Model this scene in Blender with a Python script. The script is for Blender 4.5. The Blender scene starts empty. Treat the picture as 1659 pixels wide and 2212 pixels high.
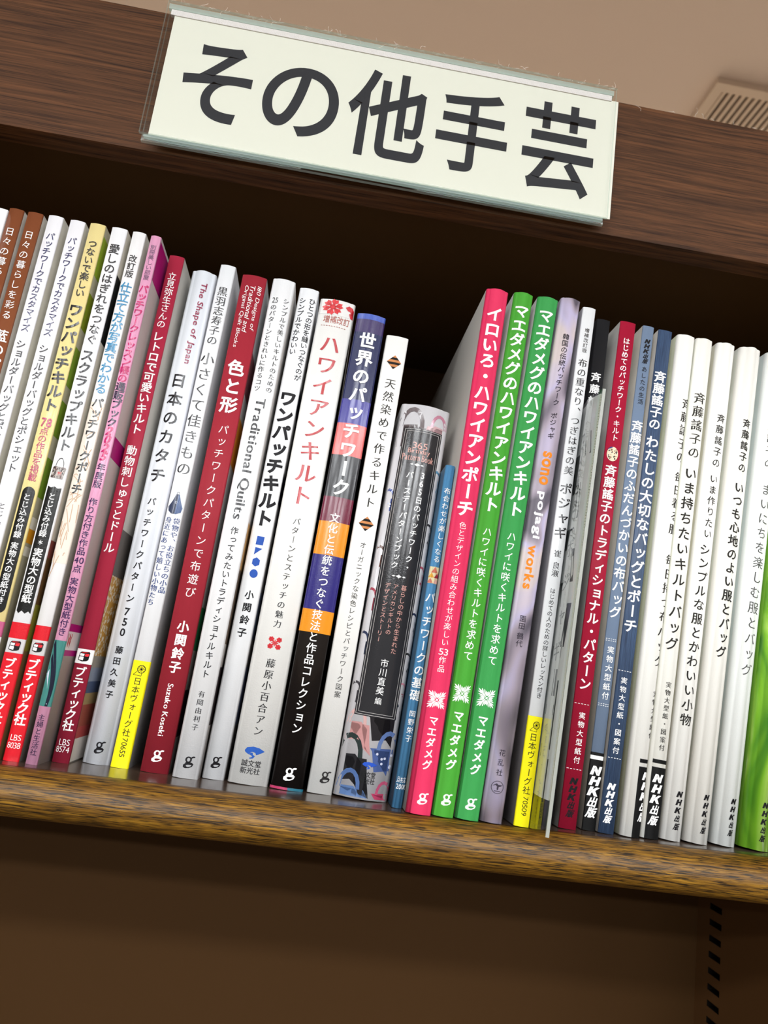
import bpy, bmesh, math, random
from mathutils import Matrix, Vector

# ---------------------------------------------------------------- camera, world, exposure
SC = bpy.context.scene
COL = SC.collection
OZ = 1.62                         # eye height of the phone
ORIGIN = Vector((0, 0, OZ))

cam_d = bpy.data.cameras.new('camera')
cam = bpy.data.objects.new('camera', cam_d)
COL.objects.link(cam)
cam_right = Vector((0.98591479, -0.10607746, 0.12930431))
cam_down = Vector((0.14859602, 0.20077115, -0.96830273))
cam_fwd = Vector((0.07675452, 0.97387808, 0.21370593))
m = Matrix((cam_right, -cam_down, -cam_fwd)).transposed().to_4x4()
m.translation = ORIGIN
cam.matrix_world = m
cam_d.sensor_fit = 'HORIZONTAL'
cam_d.sensor_width = 36.0
cam_d.lens = 36.0 * 1661 / 1659
cam_d.clip_start = 0.02
cam_d.dof.use_dof = True
cam_d.dof.focus_distance = 0.375
cam_d.dof.aperture_fstop = 20.0
SC.camera = cam

SC.view_settings.view_transform = 'Standard'
SC.view_settings.look = 'None'
SC.view_settings.exposure = -0.11
SC.view_settings.gamma = 1.0
SC.view_settings.use_curve_mapping = False

world = bpy.data.worlds.new('shop_ambience')
SC.world = world
world.use_nodes = True
bg = world.node_tree.nodes['Background']
bg.inputs[0].default_value = (0.95, 1.0, 1.04, 1)
bg.inputs[1].default_value = 0.28

# shop luminaires and added fill lamps: (x, y, size x, size y, radiance)
LAMPS = [(x, y, 0.9, 0.30, st) for y, st in ((-2.15, 42.0), (-3.3, 74.0), (-4.6, 115.0)) for x in (-2.1, -0.62, 0.75, 2.2)]  # farthest row added to even the light, outer columns to brighten cover sides
LAMPS += [(x, -0.95, 1.1, 0.12, 26.0) for x in (-0.72, 0.65)]
LAMPS += [(x, y, 0.9, 0.30, 120.0) for y in (2.5, 3.7) for x in (-0.62, 0.75, 2.1)]  # added rows behind the case; floor bounce from them brightens the ceiling
CEIL = OZ + 1.15

# ---------------------------------------------------------------- helpers
def lin(h):
    h = h.lstrip('#')
    if len(h) == 3: h = ''.join(c * 2 for c in h)
    v = [int(h[i:i + 2], 16) / 255 for i in (0, 2, 4)]
    return tuple(x / 12.92 if x <= .04045 else ((x + .055) / 1.055) ** 2.4 for x in v)

_mats = {}
def mat(key, color=None, rough=.5, coat=0., metallic=0., bump=0., bscale=900., emit=0., trans=0., ior=1.45, spec=None):
    if spec is None: spec = .3 if rough < .32 else .12
    k = (key, color, rough, coat, bump)
    if k in _mats: return _mats[k]
    mt = bpy.data.materials.new(key)
    mt.use_nodes = True
    nt = mt.node_tree
    p = nt.nodes['Principled BSDF']
    c = lin(color) if isinstance(color, str) else color
    p.inputs['Base Color'].default_value = (*c, 1)
    p.inputs['Roughness'].default_value = rough
    p.inputs['Metallic'].default_value = metallic
    p.inputs['Coat Weight'].default_value = coat
    p.inputs['Coat Roughness'].default_value = .12
    p.inputs['Transmission Weight'].default_value = trans
    p.inputs['IOR'].default_value = ior
    p.inputs['Specular IOR Level'].default_value = spec
    if emit:
        p.inputs['Emission Color'].default_value = (*c, 1)
        p.inputs['Emission Strength'].default_value = emit
    if bump:
        tc = nt.nodes.new('ShaderNodeTexCoord'); n = nt.nodes.new('ShaderNodeTexNoise'); b = nt.nodes.new('ShaderNodeBump')
        n.inputs['Scale'].default_value = bscale; n.inputs['Detail'].default_value = 3
        b.inputs['Strength'].default_value = bump; b.inputs['Distance'].default_value = .0004
        nt.links.new(tc.outputs['Object'], n.inputs['Vector'])
        nt.links.new(n.outputs['Fac'], b.inputs['Height'])
        nt.links.new(b.outputs['Normal'], p.inputs['Normal'])
    _mats[k] = mt
    return mt

def wood(name, dark, midc, light, scale=(2.2, 60, 60), rough=.4, coat=0., grain=.5, bumps=.15, streak=.55, wide=.12, spec=.5, pore=.36, detail=5.5):
    mt = bpy.data.materials.new(name); mt.use_nodes = True
    nt = mt.node_tree; p = nt.nodes['Principled BSDF']; L = nt.links.new
    tc = nt.nodes.new('ShaderNodeTexCoord')
    mp = nt.nodes.new('ShaderNodeMapping'); mp.inputs['Scale'].default_value = scale
    L(tc.outputs['Object'], mp.inputs['Vector'])
    warp = nt.nodes.new('ShaderNodeTexNoise'); warp.inputs['Scale'].default_value = 6; warp.inputs['Detail'].default_value = 1
    L(tc.outputs['Object'], warp.inputs['Vector'])
    wm = nt.nodes.new('ShaderNodeVectorMath'); wm.operation = 'MULTIPLY_ADD'
    wm.inputs[1].default_value = (.5, 1.1, 1.1)
    L(warp.outputs['Color'], wm.inputs[0]); L(mp.outputs['Vector'], wm.inputs[2])
    n1 = nt.nodes.new('ShaderNodeTexNoise'); n1.inputs['Scale'].default_value = detail; n1.inputs['Detail'].default_value = 6; n1.inputs['Roughness'].default_value = .62
    L(wm.outputs[0], n1.inputs['Vector'])
    r1 = nt.nodes.new('ShaderNodeValToRGB')
    e = r1.color_ramp.elements
    e[0].position = .5 - grain * .3; e[0].color = (*lin(dark), 1)
    e[1].position = .5 + grain * .3; e[1].color = (*lin(light), 1)
    mid = e.new(.5 - .02); mid.color = (*lin(midc), 1)
    L(n1.outputs['Fac'], r1.inputs['Fac'])
    # long dark pores
    mp2 = nt.nodes.new('ShaderNodeMapping'); mp2.inputs['Scale'].default_value = (scale[0] * 3.2, scale[1] * 4.2, scale[2] * 4.2)
    L(tc.outputs['Object'], mp2.inputs['Vector'])
    n2 = nt.nodes.new('ShaderNodeTexNoise'); n2.inputs['Scale'].default_value = 4; n2.inputs['Detail'].default_value = 3
    L(mp2.outputs['Vector'], n2.inputs['Vector'])
    r2 = nt.nodes.new('ShaderNodeValToRGB')
    r2.color_ramp.elements[0].position = pore; r2.color_ramp.elements[0].color = (1 - streak, 1 - streak, 1 - streak, 1)
    r2.color_ramp.elements[1].position = pore + wide; r2.color_ramp.elements[1].color = (1, 1, 1, 1)
    L(n2.outputs['Fac'], r2.inputs['Fac'])
    mx = nt.nodes.new('ShaderNodeMix'); mx.data_type = 'RGBA'; mx.blend_type = 'MULTIPLY'; mx.inputs[0].default_value = 1
    L(r1.outputs['Color'], mx.inputs[6]); L(r2.outputs['Color'], mx.inputs[7])
    L(mx.outputs[2], p.inputs['Base Color'])
    b = nt.nodes.new('ShaderNodeBump'); b.inputs['Strength'].default_value = bumps; b.inputs['Distance'].default_value = .0006
    L(n2.outputs['Fac'], b.inputs['Height']); L(b.outputs['Normal'], p.inputs['Normal'])
    p.inputs['Roughness'].default_value = rough
    p.inputs['Specular IOR Level'].default_value = spec
    p.inputs['Coat Weight'].default_value = coat; p.inputs['Coat Roughness'].default_value = .25
    return mt

def link(name, me, parent=None, mats=(), **props):
    for mt in mats: me.materials.append(mt)
    o = bpy.data.objects.new(name, me); COL.objects.link(o)
    if parent: o.parent = parent
    for k, v in props.items(): o[k] = v
    return o

def mesh(name, verts, faces, mats, parent=None, fm=None, smooth=False, **props):
    me = bpy.data.meshes.new(name)
    me.from_pydata([tuple(v) for v in verts], [], faces)
    if fm:
        for p, i in zip(me.polygons, fm): p.material_index = i
    if smooth:
        for p in me.polygons: p.use_smooth = True
    me.update()
    return link(name, me, parent, mats, **props)

def boxdata(x0, x1, y0, y1, z0, z1, base=0):
    v = [(x, y, z) for x in (x0, x1) for y in (y0, y1) for z in (z0, z1)]
    f = [(0, 1, 3, 2), (4, 6, 7, 5), (0, 4, 5, 1), (2, 3, 7, 6), (0, 2, 6, 4), (1, 5, 7, 3)]
    return v, [tuple(i + base for i in q) for q in f]

def box(name, x0, x1, y0, y1, z0, z1, mt, parent=None, bevel=0., **props):
    v, f = boxdata(x0, x1, y0, y1, z0, z1)
    bm = bmesh.new()
    vs = [bm.verts.new(p) for p in v]
    for q in f: bm.faces.new([vs[i] for i in q])
    bmesh.ops.recalc_face_normals(bm, faces=bm.faces)
    if bevel: bmesh.ops.bevel(bm, geom=bm.edges[:], offset=bevel, segments=2, affect='EDGES', profile=.7)
    me = bpy.data.meshes.new(name); bm.to_mesh(me); bm.free()
    return link(name, me, parent, [mt], **props)

def empty(name, loc, label=None, category=None, group=None, rot=(0, 0, 0)):
    o = bpy.data.objects.new(name, None); COL.objects.link(o)
    o.empty_display_size = .02; o.location = loc; o.rotation_euler = rot
    if label: o['label'] = label
    if category: o['category'] = category
    if group: o['group'] = group
    return o

# ---------------------------------------------------------------- glyphs (Blender's own built-in font)
_gl = {}
_tc = bpy.data.curves.new('glyph_source', 'FONT'); _tc.resolution_u = 3
_to = bpy.data.objects.new('glyph_source', _tc); COL.objects.link(_to)
def glyph(ch, wx=0., wy=0., res=3):
    """outline of one character, grown by wx, wy (in em): verts, faces, bbox"""
    k = (ch, round(wx, 4), round(wy, 4), res)
    if k in _gl: return _gl[k]
    if ('raw', ch, res) not in _gl:
        _tc.body = ch; _tc.resolution_u = res
        dg = bpy.context.evaluated_depsgraph_get(); dg.update()
        me = bpy.data.meshes.new_from_object(_to.evaluated_get(dg))
        bm = bmesh.new(); bm.from_mesh(me); bmesh.ops.remove_doubles(bm, verts=bm.verts, dist=1e-5)
        bm.verts.index_update()
        vs = [(v.co.x, v.co.y) for v in bm.verts]
        fs = []
        for f in bm.faces:
            idx = [v.index for v in f.verts]
            a = sum(vs[idx[i]][0] * vs[idx[(i + 1) % len(idx)]][1] - vs[idx[(i + 1) % len(idx)]][0] * vs[idx[i]][1] for i in range(len(idx)))
            if a < 0: idx.reverse()
            if abs(a) > 1e-9: fs.append(tuple(idx))
        bm.free(); bpy.data.meshes.remove(me)
        _gl[('raw', ch, res)] = (vs, fs)
    vs, fs = _gl[('raw', ch, res)]
    if wx or wy:
        edges = {}
        for f in fs:
            for i in range(len(f)):
                edges[(f[i], f[(i + 1) % len(f)])] = 1
        nr = {}
        for (a, b) in edges:
            if (b, a) in edges: continue
            dx, dy = vs[b][0] - vs[a][0], vs[b][1] - vs[a][1]
            l = math.hypot(dx, dy) or 1
            n = (dy / l, -dx / l)
            nr.setdefault(a, []).append(n); nr.setdefault(b, []).append(n)
        out = []
        for i, (x, y) in enumerate(vs):
            if i in nr:
                nx = sum(n[0] for n in nr[i]); ny = sum(n[1] for n in nr[i]); l = math.hypot(nx, ny)
                if l > 1e-6:
                    nx /= l; ny /= l
                    d = max(.5, nx * nr[i][0][0] + ny * nr[i][0][1])
                    x += nx / d * wx; y += ny / d * wy
            out.append((x, y))
        vs = out
    if vs: bb = (min(v[0] for v in vs), max(v[0] for v in vs), min(v[1] for v in vs), max(v[1] for v in vs))
    else: bb = (0, .3, 0, .3)
    _gl[k] = (vs, fs, bb)
    return _gl[k]

SMALL = 'っッャュョゃゅょィォァェぁぃぅぇぉゥ'
def wts(w, k):
    if 'm' in k: return (w + .014, w - .010)
    return (w, w)
class Flat:
    """collects coloured flat shapes in spine coordinates (x, v) by colour"""
    def __init__(s): s.d = {}
    def add(s, color, verts, faces, layer=0):
        V, F = s.d.setdefault((color, layer), ([], []))
        b = len(V); V.extend(verts); F.extend(tuple(i + b for i in f) for f in faces)
def put_vertical(fl, s, vt, vb, xc, e, color, w, k, sh):
    units = sum(.5 if c == ' ' else 1 for c in s)
    adv = (vt - vb) / units; em = adv * e; v = vt
    wx, wy = wts(w, k)
    for c in s:
        if c == ' ': v -= adv * .5; continue
        hv = .045 if 'Ａ' <= c <= 'Ｚ' and sh else 0
        vs, fs, bb = glyph(c, wx + hv, wy + hv)
        cy = v - adv / 2; v -= adv
        ascii_ = ord(c) < 256
        gx = (bb[0] + bb[1]) / 2 if ascii_ else .5
        gy = (bb[2] + bb[3]) / 2 if ascii_ else .38
        if ord('Ａ') <= ord(c) <= ord('Ｚ'): gx, gy = (bb[0] + bb[1]) / 2, (bb[2] + bb[3]) / 2
        ax = 1.15 if ascii_ else (1.3 if hv else 1.)
        ox, oy = (.07, .06) if c in SMALL else (0, 0)
        if c == '、': ox, oy = .55, .55
        P = []
        for x, y in vs:
            x, y = (x - gx) * ax + ox, (y - gy) * (.98 if hv else ax) + oy
            if c == 'ー': x, y = y, -x
            x += sh * y
            P.append((xc + x * em, cy + y * em))
        fl.add(color, P, fs, 3)
def put_row(fl, s, xc, vc, width, height, color, w, k, sideways=False, layer=3):
    """a horizontal line of text; sideways turns it a quarter clockwise (width then runs down)"""
    wx, wy = wts(w, k)
    x = 0; items = []; y0 = 9; y1 = -9
    for c in s:
        if c == ' ': x += .3; continue
        vs, fs, bb = glyph(c, wx, wy)
        cjk = ord(c) > 0x2000
        if cjk: off = x; x += 1.0
        else: off = x - bb[0]; x += bb[1] - bb[0] + .07
        items.append((vs, fs, off)); y0 = min(y0, bb[2]); y1 = max(y1, bb[3])
    if not items: return
    tot = x - (0 if ord(s[-1]) > 0x2000 else .07)
    sx, sy = width / tot, height / (y1 - y0)
    for vs, fs, off in items:
        P = []
        for a, b in vs:
            a = (a + off - tot / 2) * sx; b = (b - (y0 + y1) / 2) * sy
            if 'i' in k: a += b * .2
            P.append((xc + b, vc - a) if sideways else (xc + a, vc + b))
        fl.add(color, P, fs, layer)

# ---------------------------------------------------------------- small printed marks, unit square -0.5..0.5, y up
def circ(cx, cy, rx, ry=None, n=20, a0=0., a1=2 * math.pi):
    ry = ry or rx
    return [(cx + rx * math.cos(a0 + (a1 - a0) * i / n), cy + ry * math.sin(a0 + (a1 - a0) * i / n)) for i in range(n)]
def ring(cx, cy, ro, ri, n=20, ry=None, riy=None):
    o = circ(cx, cy, ro, ry, n); i = circ(cx, cy, ri, riy, n)
    return o + i, [(j, (j + 1) % n, n + (j + 1) % n, n + j) for j in range(n)]
def line(x0, y0, x1, y1, t):
    dx, dy = x1 - x0, y1 - y0; l = math.hypot(dx, dy); nx, ny = -dy / l * t / 2, dx / l * t / 2
    return [(x0 + nx, y0 + ny), (x0 - nx, y0 - ny), (x1 - nx, y1 - ny), (x1 + nx, y1 + ny)]
def leaf(x0, y0, x1, y1, wd):
    dx, dy = x1 - x0, y1 - y0; l = math.hypot(dx, dy); ux, uy = dx / l, dy / l
    P = []
    for t, h in ((0, .0), (.2, .55), (.45, 1), (.7, .95), (.9, .5), (1, 0)): P.append((x0 + dx * t - uy * h * wd / 2, y0 + dy * t + ux * h * wd / 2))
    for t, h in ((.9, .5), (.7, .95), (.45, 1), (.2, .55)): P.append((x0 + dx * t + uy * h * wd / 2, y0 + dy * t - ux * h * wd / 2))
    return P
def mark(name, c):
    """list of (colour, verts, faces, layer)"""
    R = []
    def poly(P, col=c, L=3): R.append((col, P, [tuple(range(len(P)))], L))
    def rg(*a, col=c, L=3, **k):
        V, F = ring(*a, **k); R.append((col, V, F, L))
    if name == 'g':
        rg(-.06, .2, .3, .14, ry=.25, riy=.15)
        poly([(.12, .34), (.2, .45), (.34, .5), (.5, .47), (.46, .38), (.3, .36), (.2, .28)])
        poly([(-.2, .02), (-.3, -.04), (-.3, -.1), (-.18, -.13), (.2, -.14), (.42, -.2), (.4, -.1), (.3, -.02), (.1, .02), (-.08, .03), (-.1, .0)])
        O = [(-.28, -.1), (-.47, -.24), (-.46, -.42), (-.25, -.5), (.1, -.45), (.36, -.32), (.45, -.12), (.2, -.1)]
        I = [(-.08, -.2), (-.2, -.24), (-.2, -.32), (-.06, -.38), (.12, -.35), (.24, -.28), (.3, -.2), (.1, -.19)]
        n = len(O); R.append((c, O + I, [(j, (j + 1) % n, n + (j + 1) % n, n + j) for j in range(n)], 3))
    elif name == 'cube':
        poly([(-.5, -.38), (-.45, .3), (-.3, .45), (.4, .5), (.5, .38), (.45, -.3), (.3, -.42), (-.1, -.5)], '#141414')
        poly([(-.38, .28), (.02, .26), (.0, .06), (-.04, .02), (-.4, .04)], '#f6f4f2', 4)
        poly([(-.4, -.03), (-.04, -.04), (0, -.1), (-.02, -.38), (-.43, -.34)], '#f6f4f2', 4)
        poly([(.08, .25), (.42, .32), (.42, .1), (.34, .02), (.06, .03)], '#e83038', 4)
        poly([(-.3, .34), (-.24, .41), (.38, .44), (.1, .32)], '#b82028', 4)
    elif name == 'wheel':
        rg(.12, .12, .36, .3, ry=.38, riy=.32)
        for k in range(5):
            a = math.pi * k / 5; poly(line(.12 - .3 * math.cos(a), .12 - .32 * math.sin(a), .12 + .3 * math.cos(a), .12 + .32 * math.sin(a), .035))
        rg(.12, .12, .08, .04, n=10)
        poly(line(-.5, -.44, .2, -.5, .04)); poly(line(-.5, -.44, -.2, -.1, .04)); poly(line(.2, -.5, .22, -.2, .04))
    elif name == 'fan':
        poly([(-.5, .12), (-.4, .38), (-.1, .5), (.2, .44), (.5, .2), (.2, -.08), (.1, -.14), (.05, .02), (-.1, .08), (-.2, .02), (-.22, -.12), (-.1, -.22), (-.3, -.14), (-.44, -.02)])
        poly([(-.2, .0), (-.08, .0), (-.06, -.14), (.05, -.26), (-.02, -.44), (-.18, -.5), (-.22, -.44), (-.1, -.36), (-.08, -.28), (-.2, -.16)])
    elif name == 'bird':
        rg(0, 0, .5, .46, n=26)
        poly([(-.1, .3), (.02, .2), (.42, .2), (.2, .08), (.08, .04), (.06, -.16), (-.02, -.24), (-.06, -.1), (-.06, .06), (-.18, .16), (-.4, .06), (-.2, .24)])
        poly(line(-.25, -.3, .25, -.3, .05))
    elif name == 'hawaii':
        for k in range(4):
            a = k * math.pi / 2; ca, sa = math.cos(a), math.sin(a)
            rot = lambda P: [(x * ca - y * sa, x * sa + y * ca) for x, y in P]
            poly(rot(leaf(.02, .02, .48, .5, .1)))
            for (x0, y0, x1, y1) in ((.14, .1, .48, .18), (.1, .14, .18, .48), (.24, .2, .5, .32), (.2, .24, .32, .5), (.1, .06, .4, .06), (.06, .1, .06, .4)):
                poly(rot(leaf(x0, y0, x1, y1, .062)))
            poly(rot(circ(.19, 0, .075, n=10)))
            poly(rot(circ(.3, .0, .03, .03, n=8)))
        poly(circ(0, 0, .06, n=10))
    elif name == 'snow':
        for k in range(4):
            a = k * math.pi / 2 + .78; ca, sa = math.cos(a), math.sin(a)
            rot = lambda P: [(x * ca - y * sa, x * sa + y * ca) for x, y in P]
            poly(rot(leaf(0, 0, .62, 0, .16)))
            for (x, y) in ((.36, .13), (.36, -.13), (.5, .12), (.5, -.12), (.58, 0)): poly(rot(circ(x, y, .085, n=8)))
        for k in range(4):
            a = k * math.pi / 2; poly(leaf(0, 0, .3 * math.cos(a), .3 * math.sin(a), .08))
    elif name == 'diamond':
        poly([(0, .5), (.5, 0), (0, -.5), (-.5, 0)], '#c98552')
        n = 3; d = 1 / n
        for i in range(n):
            for j in range(n):
                u, v = -.5 + i * d, -.5 + j * d
                q = [(u, v), (u + d, v), (u, v + d)] if (i + j) % 2 == 0 else [(u + d, v + d), (u + d, v), (u, v + d)]
                poly([((x - y) * .5, (x + y) * .5) for x, y in q], '#1e1a18', 4)
    elif name == 'purse':
        rg(0, .43, .1, .07, n=12, ry=.07, riy=.045, col='#2a3048')
        poly([(-.12, .38), (.12, .38), (.34, .0), (.48, -.2), (.42, -.4), (.1, -.5), (-.2, -.5), (-.44, -.38), (-.5, -.2), (-.3, .05)], '#3b5482')
        poly([(-.12, .38), (-.02, .38), (-.04, -.5), (-.2, -.5), (-.44, -.38), (-.5, -.2), (-.3, .05)], '#2a3450', 4)
        poly(line(.02, .36, -.02, -.48, .05), '#191c2c', 5); poly(line(.08, .3, .1, -.44, .02), '#8090b4', 5)
        rg(-.02, .02, .07, .045, n=10, col='#d8dce8', L=5)
    elif name == 'bag':
        V = []; F = []
        P = circ(.0, .05, .3, .44, n=24, a0=0, a1=math.pi * 24 / 23); Q = circ(.0, .05, .26, .39, n=24, a0=0, a1=math.pi * 24 / 23)
        R.append(('#2c2826', P + Q, [(j, j + 1, 25 + j, 24 + j) for j in range(23)], 3))
        poly([(-.46, .0), (-.4, .06), (.46, .06), (.5, .0), (.4, -.5), (-.5, -.46)], '#8e8580')
        rnd = random.Random(4)
        for k in range(60):
            x, y = rnd.uniform(-.42, .4), rnd.uniform(-.44, .02); s = rnd.uniform(.02, .06)
            poly([(x - s, y - s), (x + s, y - s), (x + s, y + s), (x - s, y + s)], rnd.choice(['#5a504c', '#b8aea6', '#6c4a46', '#d4ccc4', '#3c3a3c']), 4)
        poly([(-.05, -.16), (.3, -.14), (.28, -.34), (-.08, -.34)], '#a8867e', 5); poly([(0, -.2), (.2, -.2), (.2, -.26), (0, -.26)], '#c03a3a', 6)
    elif name == 'flower':
        for k in range(6):
            a = k * math.pi / 3 + .3
            poly([(.08 * math.cos(a), .08 * math.sin(a)), (.36 * math.cos(a - .5), .36 * math.sin(a - .5)), (.5 * math.cos(a - .22), .5 * math.sin(a - .22)), (.42 * math.cos(a), .42 * math.sin(a)), (.5 * math.cos(a + .22), .5 * math.sin(a + .22)), (.36 * math.cos(a + .5), .36 * math.sin(a + .5))])
            poly(line(.1 * math.cos(a), .1 * math.sin(a), .34 * math.cos(a), .34 * math.sin(a), .02), '#8c0c18', 4)
        poly(circ(0, 0, .16, n=12))
    elif name == 'flowerhalf':
        poly([(-.5, .3), (-.1, .5), (.3, .4), (.5, .2), (.5, -.0), (.1, .05), (-.2, .1)]); poly([(-.0, -.1), (.5, .0), (.5, -.5), (.2, -.45)]); poly([(.1, .1), (.5, .1), (.5, -.2), (.2, -.2)])
    elif name == 'square': poly([(-.46, .5), (.5, .5), (.46, -.5), (-.5, -.5)])
    elif name == 'triangle': poly([(-.44, .5), (.5, .42), (-.46, -.5)])
    elif name == 'hexagon': poly(circ(0, 0, .5, n=6, a0=math.pi / 6, a1=math.pi / 6 + 2 * math.pi))
    elif name == 'circle': poly(circ(0, 0, .5, n=28))
    elif name == 'orn':
        poly([(0, .4), (.2, 0), (0, -.4), (-.2, 0)]); poly([(-.5, 0), (-.36, .2), (-.24, 0), (-.36, -.2)]); poly([(.5, 0), (.36, .2), (.24, 0), (.36, -.2)])
    elif name == 'disc':
        poly(circ(0, 0, .5, n=24), '#e8dcc0'); poly([(-.5, .3), (-.2, .5), (.0, .47), (-.3, .34)], '#2c2f78', 4)
        rnd = random.Random(9)
        for (cx, cy) in ((-.2, .2), (.22, .18), (-.2, -.2), (.2, -.22)):
            for k in range(10):
                a = rnd.uniform(0, 6.28); d = rnd.uniform(.04, .17); poly(circ(cx + d * math.cos(a), cy + d * math.sin(a), .05, n=6), rnd.choice(['#7c6248', '#3c4454', '#b87858', '#8c4a3c', '#5c5248', '#c8a888']), 4)
    elif name == 'tri':
        poly([(-.5, .5), (.5, .5), (.5, -.5), (-.5, -.5)], '#d9cfa6')
        for (x, y, s, cc) in ((0, .5, .36, '#c8705a'), (-.25, .14, .3, '#d8a040'), (.28, .14, .3, '#9c2c3c'), (-.3, -.18, .3, '#c87c68'), (.25, -.18, .3, '#d8a8a0')):
            poly([(x, y), (x - s * .9, y - s), (x + s * .9, y - s)] if abs(x - s * .9) < .6 and abs(x + s * .9) < .6 else [(x, y), (max(-.5, x - s * .7), y - s), (min(.5, x + s * .7), y - s)], cc, 4)
    return R

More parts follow.
